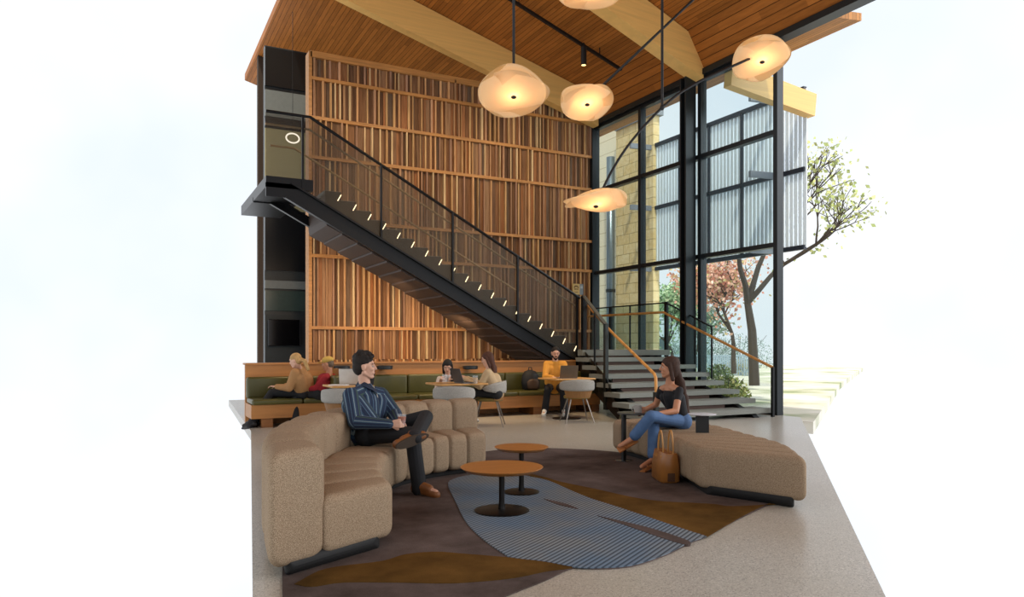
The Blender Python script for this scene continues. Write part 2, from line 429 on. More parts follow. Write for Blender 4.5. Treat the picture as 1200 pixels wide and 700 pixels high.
def shrub(label, c, r, cols, seed, n=900):
    rnd = random.Random(seed); c = Vector(c); t = thing('shrub', label, 'shrub', c, 'shrubs outside the window'); lf = MB()
    st = MB()
    for i in range(7): st.tube([c, c+V(rnd.uniform(-.6, .6)*r, rnd.uniform(-.6, .6)*r, r*.9)], .012, 5)
    st.build('stems', plain('bark #4a4038', '#4a4038', .9), t)
    for i in range(n):
        d = V(rnd.gauss(0, 1), rnd.gauss(0, 1), rnd.gauss(0, 1)).normalized()*r*rnd.uniform(.5, 1); d.z = abs(d.z)
        a = V(rnd.uniform(-1, 1), rnd.uniform(-1, 1), rnd.uniform(-1, 1)).normalized(); u = a.orthogonal().normalized(); w_ = a.cross(u)
        q = c+d; lf.cc = mulc(lin(rnd.choice(cols)), rnd.uniform(.7, 1.3)); s_ = .06
        lf.add([q-u*s_, q-w_*s_*.5, q+u*s_, q+w_*s_*.5], [(0, 1, 2, 3)])
    lf.build('leaves', MATS.setdefault('shrubleaf', vcol('shrub leaves', .8)), t)
shrub('yellow-green shrub outside the glass at the right edge', on_floor(853, 468, -.08), .62, ['#a9b06a', '#c4bd7c', '#8c9c58'], 1)
shrub('low green hedge shrub outside behind the yellow-green one', on_floor(842, 446, -.08), .7, ['#8fa070', '#7a8e62'], 2)
shrub('small green shrub outside seen under the stair guard', on_floor(800, 447, -.08), .8, ['#8fa070', '#9fae84'], 4)
shrub('pale olive shrub outside right of the column', on_floor(868, 440, -.08), .9, ['#a8a878', '#c7c092'], 6)
fn = thing('garden_fence', 'pale blue-grey picket fence across the garden outside', 'fence', on_floor(800, 440, -.08))
a = on_floor(745, 437, -.08); b = on_floor(885, 441, -.08); m = MB(); n = 60
for i in range(n+1):
    p = a.lerp(b, i/n); m.bar(p, p+V(0, 0, 1.0), .05, .05)
m.bar(a+V(0, 0, .95), b+V(0, 0, .95), .05, .06); m.bar(a+V(0, 0, .2), b+V(0, 0, .2), .05, .06)
m.build('pickets', plain('fence paint', '#a9bccc', .7), fn)
# far hedge line closing the garden
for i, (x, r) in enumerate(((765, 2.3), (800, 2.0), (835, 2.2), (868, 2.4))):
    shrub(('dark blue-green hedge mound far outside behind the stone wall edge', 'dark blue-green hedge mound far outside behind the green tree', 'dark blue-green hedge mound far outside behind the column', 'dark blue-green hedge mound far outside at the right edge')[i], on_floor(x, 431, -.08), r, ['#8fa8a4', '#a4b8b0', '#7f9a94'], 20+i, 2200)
pv = thing('metal_pavilion', 'small grey metal pavilion outside beside the limestone wall', 'pavilion', on_floor(776, 436, -.08))
q = on_floor(776, 436, -.08); m = MB()
for dx in (-1.1, .9): m.bar(q+RT*dx*.45, q+RT*dx*.45+V(0, 0, 3.35), .07, .07)
for z in (3.35, 3.1, 2.9, 2.65): m.bar(q-RT*.5+V(0, 0, z), q+RT*.42+V(0, 0, z), .06, .06)
m.build('frame', plain('pavilion grey', '#7e8b92', .6), pv)
MB().obox(q+V(0, 0, 1.6), RT*.45, FW*.05, V(0, 0, .35)).build('panel', plain('pavilion panel', '#5d6c74', .6), pv)
# ---------------------------------------------------------------- staircase
M_steel = plain('black steel', '#17181a', .35, .5); M_tread = plain('tread concrete', '#82847c', .6, 0, .2, 60)
M_mesh = seethrough('woven metal mesh', '#4a4236', .34, .45, .3); M_rise = plain('brown riser', '#4a3024', .6)
M_rail = wood('oak rail', '#c98f4a', (6, 6, 1)); M_ggl = seethrough('guard glass', '#9cc0c0', .1, .05, 0, tint='#dcecea')
M_soff = plain('folded steel soffit', '#41332a', .6, .0)
M_led = emit('stair led', '#ffe8b8', 2.2)
SY0, SY1 = 13.1, 14.6; SX = 8.4; RUN = 5.55/20; RISE = 3.0/20
def nose(x): return 5.758-.533*x
st = thing('staircase', 'dark steel staircase with mesh guards and wide lower steps turning at a landing', 'staircase', (8.4, 13.1, 0))
for i in range(19):
    xr = SX-i*RUN; zt = 1.24+(i+1)*RISE
    o = MB().box((xr-RUN-.03, SY0+.05, zt-.05), (xr+.0, SY1-.05, zt)).build('tread', M_tread, st)
    MB().box((xr-RUN-.01, SY0+.03, zt-.5), (xr-.01, SY0+.052, zt-.01)).build('end_plate', plain('dark end plate', '#211f1c', .6), o)
    MB().prism([(xr, SY0+.05, zt-.05), (xr-.02, SY0+.05, zt-.05), (xr-RUN, SY0+.05, zt-.05), (xr-RUN, SY0+.05, zt-.5), (xr-RUN+.02, SY0+.05, zt-.62), (xr, SY0+.05, zt-.74)], (0, SY1-SY0-.1, 0)).build('riser', M_soff, o)
    lx = xr-RUN-.035
    MB().bar((xr-.07, SY0+.01, zt-.17), (xr-.01, SY0+.01, zt-.06), .01, .014).build('step_light', M_led, o)
# stringers: level at the top, then falling to the landing
def stringer(y, q):
    P = [(2.1, 4.13), (2.52, 4.13), (8.4, 5.47-.533*8.4+.0), (8.75, 1.02), (8.75, .9), (8.4, .68+q), (2.4, 3.83+q), (2.1, 3.83+q)]
    m = MB().prism([(x, y, z) for x, z in P], (0, .06, 0))
    m.bar((2.52, y-.01, 4.14), (8.4, y-.01, 5.48-.533*8.4), .1, .03); m.bar((2.42, y-.01, 3.83+q), (8.4, y-.01, .68+q), .1, .03)
    return m.build('stringer', M_steel, st)
stringer(SY0, .06); stringer(SY1-.06, .2)
MB().box((2.1, SY0, 4.05), (SX-20*RUN+.05, 16.2, 4.24)).build('upper_landing', M_steel, st)
# guards of the upper flight
def gtop(x): return 6.858-.533*x if x > 2.85 else 5.339
for (y, nm) in ((SY0+.02, 'near'), (SY1-.04, 'far')):
    if nm == 'near':
        m = MB().prism([(2.1, y, 4.15), (2.55, y, 4.15), (SX, y, 5.5-.533*SX), (SX, y, gtop(SX)-.02), (2.85, y, gtop(2.85)-.02), (2.1, y, 5.32)], (0, .008, 0))
        m.build('guard_panel', M_mesh, st)
        MB().tube([(2.1, y, 5.35), (2.85, y, 5.35), (SX+.08, y, gtop(SX+.08))], .028, 8).build('top_rail', M_steel, st, smooth='auto')
        MB().tube([(2.1, y+.07, 5.15), (2.85, y+.07, 5.15), (SX, y+.07, gtop(SX)-.2)], .02, 8).build('handrail', plain('dull rail', '#a58a62', .5), st, smooth='auto')
    x = SX
    while x > 2.5:
        if nm == 'near':
            MB().bar((x, y-.01, 5.45-.533*x), (x, y-.01, gtop(x)), .035, .05).build('post', M_steel, st)
        x -= 1.42
h = [(2.4, SY1-.1, 5.13), (2.85, SY1-.1, 5.13), (7.75, SY1-.1, gtop(7.75)-.2), (7.75, SY1-.1, gtop(7.75)-.32)]
MB().tube(h, .022, 8).build('handrail', plain('brass rail', '#a98a5c', .4), st, smooth='auto')
# landing
MB().box((8.4, 12.9, 1.12), (10.72, 16.2, 1.24)).build('landing', M_tread, st)
MB().box((8.5, 13.05, .86), (10.6, 16.1, 1.12)).build('landing_frame', M_steel, st)
for x, y in ((10.5, 13.2), (10.5, 15.9), (8.6, 15.9)): MB().box((x-.06, y-.06, 0), (x+.06, y+.06, .86)).build('support_post', M_steel, st)
# lower flight
def left_x(y): return 8.02+.265*(y-11.5) if y > 10.2 else 7.68
for i in range(7):
    z = 1.24-.155*(i+1); yf = 12.9-.42*(i+1)
    if i == 6: yf += .0
    xl = left_x(yf); xr = 10.72
    o = MB().box((xl, yf, z-.085), (xr, yf+.5, z)).build('tread', M_tread, st)
    MB().box((xl+.35, yf+.46, z-.02), (xr-.75, yf+.49, z+.07)).build('riser', M_rise, o)
for x in (8.35, 10.2):
        MB().add([V(x, 13.0, .72), V(x, 13.0, 1.12), V(x-(.5 if x < 9 else 0), 9.98, .06), V(x-(.5 if x < 9 else 0), 9.9, 0), V(x-(.5 if x < 9 else 0), 10.6, 0),
               V(x+.12, 13.0, .72), V(x+.12, 13.0, 1.12), V(x+.12-(.5 if x < 9 else 0), 9.98, .06), V(x+.12-(.5 if x < 9 else 0), 9.9, 0), V(x+.12-(.5 if x < 9 else 0), 10.6, 0)],
              [(0, 1, 2, 3, 4), (9, 8, 7, 6, 5), (0, 5, 6, 1), (1, 6, 7, 2), (2, 7, 8, 3), (3, 8, 9, 4), (4, 9, 5, 0)]).build('carriage', M_steel, st)
# left guard of the lower flight
pa, pb = V(8.5, 13.0, 0), V(7.98, 11.45, 0)
za, zb_ = 2.37, 1.72
MB().add([V(pa.x, pa.y, .95), V(pb.x, pb.y, .35), V(pb.x, pb.y, zb_-.03), V(pa.x, pa.y, za-.03)], [(0, 1, 2, 3)]).build('guard_panel', M_mesh, st)
MB().add([V(pa.x, pa.y, .62), V(pb.x-.02, pb.y, .2), V(pb.x-.25, pb.y-.75, .0), V(pb.x-.22, pb.y-.75, .12), V(pb.x, pb.y, .75), V(pa.x, pa.y, 1.24)], [(0, 1, 2, 3, 4, 5)]).build('side_plate', M_steel, st)
MB().bar(pa+V(0, 0, za), pb+V(0, 0, zb_), .07, .03).build('top_rail', plain('grey rail cap', '#6b6a64', .35, .6), st)
MB().bar(pa+V(0, 0, .62), pa+V(0, 0, za), .09, .09).build('post', M_steel, st)
MB().bar(pb+V(0, 0, .12), pb+V(0, 0, zb_+.02), .07, .07).build('post', plain('post grey', '#2e3230', .4, .5), st)
MB().bar(pa.lerp(pb, .52)+V(0, 0, .5), pa.lerp(pb, .52)+V(0, 0, (za+zb_)/2), .03, .03).build('post', M_steel, st)
h = [pa+V(.1, 0, za-.2), V(8.14, 11.5, 1.59), V(7.62, 9.56, .86), V(7.6, 9.5, .8), V(7.59, 9.48, .55)]
MB().tube(h, .026, 10).build('handrail', M_rail, st, smooth='auto')
MB().bar((7.59, 9.48, 0), (7.59, 9.48, .57), .07, .07).build('rail_post', plain('post grey', '#4a4f50'), st)
# right guards: glass with wood rail
ga, gb, gc, gd = V(10.74, 16.1, 2.3), V(10.74, 13.05, 2.3), V(10.74, 11.6, 1.72), V(10.74, 11.6, .72)
MB().add([V(10.74, 16.1, 1.26), V(10.74, 13.05, 1.26), gb, ga], [(0, 1, 2, 3)]).build('glass_panel', M_ggl, st)
MB().add([V(10.74, 13.05, 1.2), V(10.74, 11.6, .68), gc, gb], [(0, 1, 2, 3)]).build('glass_panel', M_ggl, st)
MB().bar(ga, gb, .035, .03).build('top_rail', M_steel, st); MB().bar(gb, gc, .035, .03).build('top_rail', M_steel, st)
MB().tube([V(10.66, 16.1, 2.1), V(10.66, 13.05, 2.08), V(10.66, 9.9, .92)], .028, 8).build('handrail', M_rail, st, smooth='auto')
for p, q in ((V(10.74, 15.2, 1.2), 2.3), (V(10.74, 14.4, 1.2), 2.3), (V(10.74, 13.05, .9), 2.32), (V(10.74, 12.1, .85), 1.92), (V(10.74, 11.6, .65), 1.72)):
    w_ = .07 if abs(p.y-13.05) < .01 or abs(p.y-15.2) < .01 else .03
    MB().bar(p, V(p.x, p.y, q), w_, w_).build('post', M_steel, st)
MB().bar((10.66, 9.9, 0), (10.66, 9.9, .93), .05, .05).build('rail_post', M_steel, st)

# sign on the slatted wall
p = on_y(675, 339, WY-.16)
sg = thing('wall_sign', 'small tan and grey pictogram sign on the slatted wall above the stair', 'sign', p)
k = 16.3/.83/FOC*1.0
MB().box((p.x-.11, WY-.17, p.z-.14), (p.x+.11, WY-.14, p.z+.14)).build('plate', plain('sign tan', '#c9a868', .5), sg)
MB().box((p.x+.11, WY-.17, p.z-.14), (p.x+.22, WY-.14, p.z+.14)).build('plate', plain('sign grey', '#7c8286', .5), sg)
m = MB(); 
for i in range(9):
    a0, a1 = pi*i/9, pi*(i+1)/9
    m.add([V(p.x+.075*cos(a), WY-.172, p.z+.03+.065*sin(a)) for a in (a0, a1)]+[V(p.x+.05*cos(a), WY-.172, p.z+.03+.035*sin(a)) for a in (a1, a0)], [(0, 1, 2, 3)])
for dx in (-.05, -.017, .017, .05): m.box((p.x+dx-.008, WY-.173, p.z-.02), (p.x+dx+.008, WY-.17, p.z+.02))
m.box((p.x-.05, WY-.173, p.z-.09), (p.x+.05, WY-.17, p.z-.075)); m.build('pictogram', plain('sign brown', '#5a3c1c', .6), sg)
m = MB()
for z in (.07, .03): m.box((p.x+.13, WY-.173, p.z+z), (p.x+.2, WY-.17, p.z+z+.015))
m.build('text_lines', plain('sign white', '#d8dcdc', .6), sg)

# ---------------------------------------------------------------- ceiling fittings
M_black = plain('matte black', '#121213', .5)
trk = thing('light_track', 'long black lighting track under the boarded ceiling', 'light track', (9, 13.9, 8.1))
MB().bar((10.25, 14.08, 7.8), (4.6, 13.6, 9.4), .06, .06).build('rail', M_black, trk)
for x in (9.6, 7.4, 5.2):
    f = (10.25-x)/5.65; MB().bar((x, 14.08-.48*f, 7.8+1.6*f), (x, 14.08-.48*f, roof_z(x)+.02), .015, .015).build('hanger', M_black, trk)
q = at(684, 66, 16.6)
sp = thing('track_spotlight', 'black cylinder spotlight hanging from the ceiling track', 'spotlight', q)
MB().lathe([(.066, -.2), (.066, .2), (.02, .21), (.02, .3)], q, 20).build('body', M_black, sp, smooth='auto')
MB().lathe([(.05, -.203), (.05, -.199)], q, 20).build('lens', emit('spot lens', '#ffd28a', 3), sp)
spk = thing('sprinkler_pipe', 'thin dark sprinkler pipe on the ceiling near the window corner', 'pipe', at(725, 93, 17))
def on_roof(x, y, off=.1):
    r = ray(x, y); s_ = (roof_z(0)-off-EYE)/(r.z+.277*r.x); return V(0, 0, EYE)+r*s_
MB().tube([on_roof(775, 65), on_roof(725, 93), on_roof(745, 105)], .02, 8).build('pipe', M_black, spk, smooth='auto')
MB().tube([on_roof(745, 105), on_roof(745, 105)+V(0, 0, -.06)], .03, 8).build('head', M_black, spk)

# pendants: wavy double disc shades
def shade_mat():
    t = NT('pendant fabric'); v = t.coord()
    ln = t.n('ShaderNodeVectorMath', operation='LENGTH'); t.l(v, ln.inputs[0])
    n = t.noise(v, 9, 4)
    g = t.ramp(ln.outputs['Value'], [(0, (1, 1, 1, 1)), (.1, (.3, .3, .3, 1)), (.25, (.13, .13, .13, 1)), (.5, (.07, .07, .07, 1))])
    e = t.n('ShaderNodeEmission'); t.l(t.mix(n, lin('#ffc27a'), lin('#ffdcaa')), e.inputs[0])
    t.l(t.math('MULTIPLY', g, 1.9), e.inputs[1])
    d = t.n('ShaderNodeBsdfDiffuse'); d.inputs[0].default_value = lin('#e8d6b4')
    tl = t.n('ShaderNodeBsdfTranslucent'); tl.inputs[0].default_value = lin('#ffdfae')
    m1 = t.n('ShaderNodeMixShader'); m1.inputs[0].default_value = .5; t.l(d.outputs[0], m1.inputs[1]); t.l(tl.outputs[0], m1.inputs[2])
    ad = t.n('ShaderNodeAddShader'); t.l(m1.outputs[0], ad.inputs[0]); t.l(e.outputs[0], ad.inputs[1])
    tr = t.n('ShaderNodeBsdfTransparent'); m2 = t.n('ShaderNodeMixShader'); m2.inputs[0].default_value = .12
    t.l(ad.outputs[0], m2.inputs[1]); t.l(tr.outputs[0], m2.inputs[2]); t.l(m2.outputs[0], t.out.inputs[0]); return t.m
M_shade = shade_mat()
def wavy(c, R, tilt, ph, depth, squash=1, fold=.05, yaw=0):
    M = Matrix.Rotation(yaw, 3, 'Z') @ tilt; rings = []
    for i in range(13):
        t = i/12; rg = []
        for j in range(48):
            a = 2*pi*j/48; rr = R*t*(1+.045*t*sin(3*a+ph)+.02*t*sin(5*a-ph))
            z = depth*(t**2)+fold*t**2*sin(2*a+ph)
            rg.append(c+M @ V(rr*cos(a), rr*sin(a)*squash, z))
        if i == 0: rg = [c+M @ V(.002*cos(2*pi*j/48), .002*sin(2*pi*j/48), 0) for j in range(48)]
        rings.append(rg)
    return MB().loft(rings, True, True)
def pendant(label, c, R, tilt_axis, tilt, ph, arm=None, squash=1, fold=.06):
    c = Vector(c); t = thing('pendant_lamp', label, 'pendant lamp', c, 'wavy pendant lamps')
    T = Matrix.Rotation(radians(tilt), 3, tilt_axis)
    lo = wavy(c, R, T, ph, .07, squash, fold).build('lower_shade', M_shade, t, smooth=True)
    up = wavy(c+T @ V(.03, 0, .11), R*.97, T, ph+1.3, -.05, squash, fold).build('upper_shade', M_shade, t, smooth=True)
    MB().ell(c+T @ V(0, 0, -.015), (.035, .035, .02)).build('finial', M_black, t, smooth=True)
    MB().tube([c, c+T @ V(0, 0, .2)], .014, 8).build('socket', M_black, t)
    if arm: MB().tube(arm, .018, 8).build('rod', M_black, t, smooth=True)
    l = bpy.data.lights.new('pendant_glow', 'POINT'); l.energy = 7; l.color = (1, .74, .42); l.shadow_soft_size = .1
    lo_ = bpy.data.objects.new('pendant_glow', l); COL.objects.link(lo_); lo_.location = c+T @ V(0, 0, .09)
    return t
D1 = 9.2
c1 = at(602, 113, D1)
pendant('round glowing wavy pendant on a straight rod, leftmost of the hanging lamps', c1, .43, RT, -23, .4, [c1+V(0, 0, .02), V(c1.x, c1.y, roof_z(c1.x)+.05)])
c2 = at(688, 122, 10.2)
pendant('tilted glowing pendant on a slanting rod right of the round one', c2, .38, (RT*.9+FW*.3), -30, 2.1, [at(698, 108, 10.2), at(812, 0, 10.6), at(880, -65, 10.8)], squash=.85)
c3 = at(698, 241, 9.6)
pendant('lowest glowing folded pendant in front of the window corner', c3, .47, (RT*1+FW*.75), -17, 3.6, catmull([at(704, 236, 9.6), at(709, 216, 9.6), at(735, 172, 9.7), at(776, 126, 9.8), at(815, 98, 9.9), at(880, 68, 10)], 24), squash=.62, fold=.05)
c4 = at(691, -14, 9.0)
pendant('pale pendant cut by the top edge of the photo', c4, .44, RT, -20, 5.0, [c4, V(c4.x, c4.y, roof_z(c4.x)+.05)])
c5 = at(893, 72, 10)
pendant('pendant at the right end of the curved arm by the window', c5, .38, RT, -25, 1.2, None)
hr = thing('hanging_rod', 'vertical black rod carrying the curved pendant arm', 'rod', at(776, 126, 9.8))
q = at(776, 126, 9.8); MB().tube([q, V(q.x, q.y, roof_z(q.x)+.05)], .018, 8).build('rod', M_black, hr)
MB().ell(q, (.03, .03, .04)).build('joint', M_black, hr, smooth=True)
# ---------------------------------------------------------------- rug
def fl(pts, z): return [on_floor(x, y, 0)+V(0, 0, z) for x, y in pts]
rg = MB()
def patch(px, z, mi):
    P = catmull(fl(px+[px[0]], 0), len(px)*5)[:-1]; rg.cur = mi
    n = len(P); rg.add([p+V(0, 0, z) for p in P]+[p+V(0, 0, z-.006 if mi else 0) for p in P],
        [tuple(range(n))]+[((i+1) % n, i, n+i, n+(i+1) % n) for i in range(n)])
base = [(600, 697), (640, 681), (672, 667), (700, 668), (740, 665), (780, 652), (808, 638), (830, 629), (862, 611), (905, 590), (935, 570), (890, 552), (800, 541), (735, 532), (690, 528), (640, 526), (600, 527), (560, 531), (520, 537), (480, 545), (430, 560), (395, 585), (360, 620), (335, 650), (331, 700), (340, 760), (400, 770), (500, 740)]
patch(base, .008, 0)
topA = [(345, 687), (382, 669), (447, 660), (475, 652), (510, 649), (540, 651), (600, 656), (640, 661), (671, 667)]
patch(topA+[(640, 672), (600, 680), (547, 685), (515, 686), (465, 685), (402, 685), (365, 690)], .012, 1)
btop = [(828, 631), (800, 622), (750, 605), (717, 594), (692, 586), (670, 577), (645, 566), (625, 561), (590, 556), (560, 557), (535, 562), (525, 569)]
patch(btop[:8]+[(618, 556), (640, 561), (657, 566), (700, 575), (740, 584), (775, 589), (812, 591), (837, 592.5), (860, 595), (915, 592), (900, 592), (862, 611)], .011, 1)
patch(btop+[(535, 592), (547, 615), (567, 635), (590, 651), (600, 656), (640, 661), (672, 667), (700, 668), (740, 665), (780, 652), (808, 638)], .014, 2)
patch([(700, 607), (735, 615), (770, 624), (807, 637), (802, 641), (775, 633), (735, 619)], .017, 0)
patch([(637, 587), (660, 592), (678, 599), (655, 594)], .017, 0)
def pile(name, h, h2, sc=1.6):
    t = NT(name); v = t.coord(); a = t.noise(v, sc, 5, .65); b = t.noise(v, 160, 2)
    c = t.ramp(a, [(.32, lin(h)), (.68, lin(h2))]); t.bsdf(t.mix(.35, c, t.mix(b, (0, 0, 0, 1), c), 'MIX'), .95, 0, b, .5, .004, spec=.02); return t.m
t = NT('blue ribbed pile'); v = t.coord(); d = on_floor(733, 640)-on_floor(690, 666); d.normalize(); nrm = V(-d.y, d.x, 0)
dp = t.n('ShaderNodeVectorMath', operation='DOT_PRODUCT'); t.l(v, dp.inputs[0]); dp.inputs[1].default_value = nrm
sn = t.math('SINE', t.math('MULTIPLY', dp.outputs['Value'], 2*pi/.034))
s01 = t.ramp(t.math('MULTIPLY_ADD', sn, .5, .5), [(.2, (0, 0, 0, 1)), (.55, (1, 1, 1, 1))])
n = t.noise(v, 1.3, 5, .6)
lo = t.ramp(n, [(.4, lin('#54575a')), (.6, lin('#4b5764'))]); hi = t.ramp(n, [(.35, lin('#858a8c')), (.62, lin('#6f8092'))])
t.bsdf(t.mix(t.math('MULTIPLY', s01, 1.0), lo, hi), .95, 0, sn, .3, .004, spec=.02); M_blue = t.m
rug = rg.build('area_rug', [pile('taupe pile', '#4e4440', '#756864'), pile('gold pile', '#4e3a1e', '#77582e'), M_blue])
tag(rug, 'large organic patterned rug in taupe, gold and ribbed blue on the terrazzo floor', 'rug')

# ---------------------------------------------------------------- channelled sofas
M_tweed = NT('tweed')
def _t(t=M_tweed):
    v = t.coord(); a = t.noise(v, 260, 2, .6); b = t.noise(v, 2.5, 3)
    c = t.ramp(a, [(.35, lin('#6e5f4e')), (.5, lin('#97846e')), (.66, lin('#b3a18a'))])
    t.bsdf(t.mix(b, t.mix(.15, c, lin('#a07850')), c), .95, 0, a, .35, .003, spec=.05)
_t()
M_plinth = plain('sofa plinth', '#0d0d0e', .7)
def channel(fa, fb, ncell, z0, z1, r=.07, pinch=.04, sub=13, cells=None):
    N = 400; A = catmull(fa, N); B = catmull(fb, N); m = MB()
    def sec(t, d):
        f = t*(N-1); i = min(int(f), N-2); f -= i
        a = A[i].lerp(A[i+1], f); b = B[i].lerp(B[i+1], f); w = (b-a).length; u = (b-a)/w
        rr = max(r-d*.3, .01); lo, hi, zl, zh = d, w-d, z0+d, z1-d; ring = []
        for cx, cz, q in ((hi-rr, zh-rr, 0), (lo+rr, zh-rr, 1), (lo+rr, zl+rr, 2), (hi-rr, zl+rr, 3)):
            for j in range(6):
                an = pi/2*q+pi/2*j/5; ring.append(a+u*(cx+rr*cos(an))+V(0, 0, cz+rr*sin(an)))
        return ring
    rings = []; er = .06
    La = sum((A[i+1]-A[i]).length+(B[i+1]-B[i]).length for i in range(N-1))/2
    for k in range(ncell):
        for j in range(sub+1):
            if j == 0 and k: continue
            t = j/sub; T = (k+t)/ncell
            if (k == 0 and t < .5) or (k == ncell-1 and t > .5):
                s_ = (T if k == 0 else 1-T)*La
                continue
            d = pinch*(1-(1-abs(2*t-1)**3)**(1/3)); rings.append((T, d))
    e = er/La; ends0 = []; ends1 = []
    for j in range(7):
        an = pi/2*j/6; ends0.append((e*(1-sin(an)), er*(1-cos(an)))); 
    ends0 = [(e*(1-cos(pi/2*j/6)), er*(1-sin(pi/2*j/6))) for j in range(7)]
    rings = ends0+rings+[(1-t, d) for t, d in reversed(ends0)]
    m.loft([sec(t, d) for t, d in rings]); return m
F1 = [(1.54, 4.62, 0), (1.64, 5.15, 0), (1.8, 5.62, 0), (2.02, 6.1, 0), (2.27, 6.42, 0), (2.57, 6.64, 0), (2.9, 6.77, 0), (3.29, 6.86, 0)]
B1 = [(1.0, 4.33, 0), (1.1, 5.1, 0), (1.3, 5.75, 0), (1.6, 6.32, 0), (1.98, 6.8, 0), (2.42, 7.15, 0), (2.92, 7.36, 0), (3.45, 7.42, 0)]
C1 = [(.68, 4.17, 0), (.8, 5.15, 0), (1.02, 5.9, 0), (1.36, 6.6, 0), (1.82, 7.16, 0), (2.34, 7.55, 0), (2.95, 7.75, 0), (3.55, 7.78, 0)]
s1 = thing('channelled_sofa', 'curved channel-tufted sofa with backrest in beige tweed, at the left', 'sofa', (1.8, 6.2, 0))
channel(F1, B1, 12, .06, .42).build('seat', M_tweed.m, s1, smooth=True)
channel([V(*p)*.94+V(*q)*.06 for p, q in zip(B1, F1)], C1, 12, .06, .72, r=.09).build('backrest', M_tweed.m, s1, smooth=True)
channel([V(*p)*.88+V(*q)*.12 for p, q in zip(F1, C1)], [V(*p)*.12+V(*q)*.88 for p, q in zip(F1, C1)], 6, .0, .12, r=.02, pinch=.0).build('plinth', M_plinth, s1)
I2 = [(4.46, 5.0, 0), (4.7, 5.56, 0), (4.95, 6.15, 0), (5.14, 6.75, 0), (5.24, 7.4, 0)]
O2 = [(4.78, 4.08, 0), (5.35, 4.8, 0), (5.65, 5.55, 0), (5.95, 6.35, 0), (6.12, 7.3, 0)]
s2 = thing('channelled_bench', 'backless curved channel-tufted bench in beige tweed, at the right', 'sofa', (5.2, 6.0, 0))
channel(I2, O2, 12, .06, .42, pinch=.05).build('seat', M_tweed.m, s2, smooth=True)
channel([V(*p)*.9+V(*q)*.1 for p, q in zip(I2, O2)], [V(*p)*.1+V(*q)*.9 for p, q in zip(I2, O2)], 6, .0, .12, r=.02, pinch=0).build('plinth', M_plinth, s2)

# ---------------------------------------------------------------- coffee tables
M_top = wood('orange oak', '#ab7036', (1, 14, 1), .35, .12, 2); M_edge = wood('oak edge', '#c58a4c', (1, 1, 20), .4)
M_base = plain('bronze black base', '#1d1a18', .35, .6)
def coffee(label, px, dp, r, h, rb):
    c = at(px[0], px[1], dp); c.z = 0; c.z = .0145; t = thing('coffee_table', label, 'table', c, 'round coffee tables')
    MB().lathe([(r-.035, h-.03), (r-.004, h-.006), (r, h-.002), (r-.002, h)], (c.x, c.y, 0), 56).build('tabletop', M_top, t, smooth='auto')
    MB().lathe([(.03, .02), (.026, .05), (.022, .1), (.022, h-.05), (.06, h-.04), (.12, h-.03)], (c.x, c.y, 0), 24).build('pedestal', M_base, t, smooth='auto')
    MB().lathe([(rb, .015), (rb, .02), (rb-.01, .024), (.03, .03)], (c.x, c.y, 0), 48).build('base', M_base, t, smooth='auto')
coffee('larger round orange-oak coffee table on a dark disc base, in front', (588, 601), 5.78, .325, .362, .215)
coffee('smaller round orange-oak coffee table just behind the larger one', (611, 579), 6.52, .24, .418, .16)

# side tables on the right
M_grey = plain('grey laminate', '#8a8c90', .3); M_gdark = plain('charcoal laminate', '#3a3b3e', .3)
q = on_floor(731, 541); q.z = .0085
t = thing('side_table', 'small round charcoal side table with a thin post, left of the seated woman', 'side table', q)
tp = at(744, 484, 8.3)
MB().lathe([(.19, .545), (.2, .55), (.2, .562)], (tp.x, tp.y, 0), 36).build('tabletop', M_gdark, t, smooth='auto')
MB().box((q.x-.02, q.y-.02, .01), (q.x+.02, q.y+.02, .55)).build('post', M_black, t)
MB().lathe([(.1, .0085), (.1, .015), (.02, .02)], (q.x, q.y, 0), 30).build('base', plain('chrome', '#9a9a9a', .15, .9), t, smooth='auto')
q = at(823, 485, 7.55); 
t = thing('side_table', 'round pale tray table on a wide black panel leg on the bench behind the woman', 'side table', V(q.x, q.y, .42))
MB().lathe([(.13, q.z-.012), (.14, q.z-.006), (.14, q.z)], (q.x, q.y, 0), 36).build('tabletop', plain('pale tray', '#dcdfe6', .25), t, smooth='auto')
MB().obox((q.x, q.y, (q.z+.41)/2-.006), RT*.066, FW*.012, V(0, 0, (q.z-.41)/2)).build('panel_leg', M_black, t)

# cups
M_cer = plain('grey ceramic', '#a09a94', .35); M_coffee = plain('coffee', '#2a160c', .2)
def mug(label, c, r=.045, h=.085):
    t = thing('mug', label, 'mug', c)
    MB().lathe([(r*.8, 0), (r, .01), (r, h), (r-.005, h), (r-.006, h-.01), (.002, h-.012)], c, 24).build('cup', M_cer, t, smooth='auto')
    MB().lathe([(r-.007, h-.012), (.002, h-.0115)], c, 24).build('coffee', M_coffee, t)
    MB().tube([c+RT*(-r)+V(0, 0, h*.8), c+RT*(-r-.022)+V(0, 0, h*.7), c+RT*(-r-.022)+V(0, 0, h*.35), c+RT*(-r)+V(0, 0, h*.22)], .006, 8).build('handle', M_cer, t, smooth=True)
p = at(747.5, 484, 8.25); p.z = .562; mug('grey mug held on the charcoal side table', p)

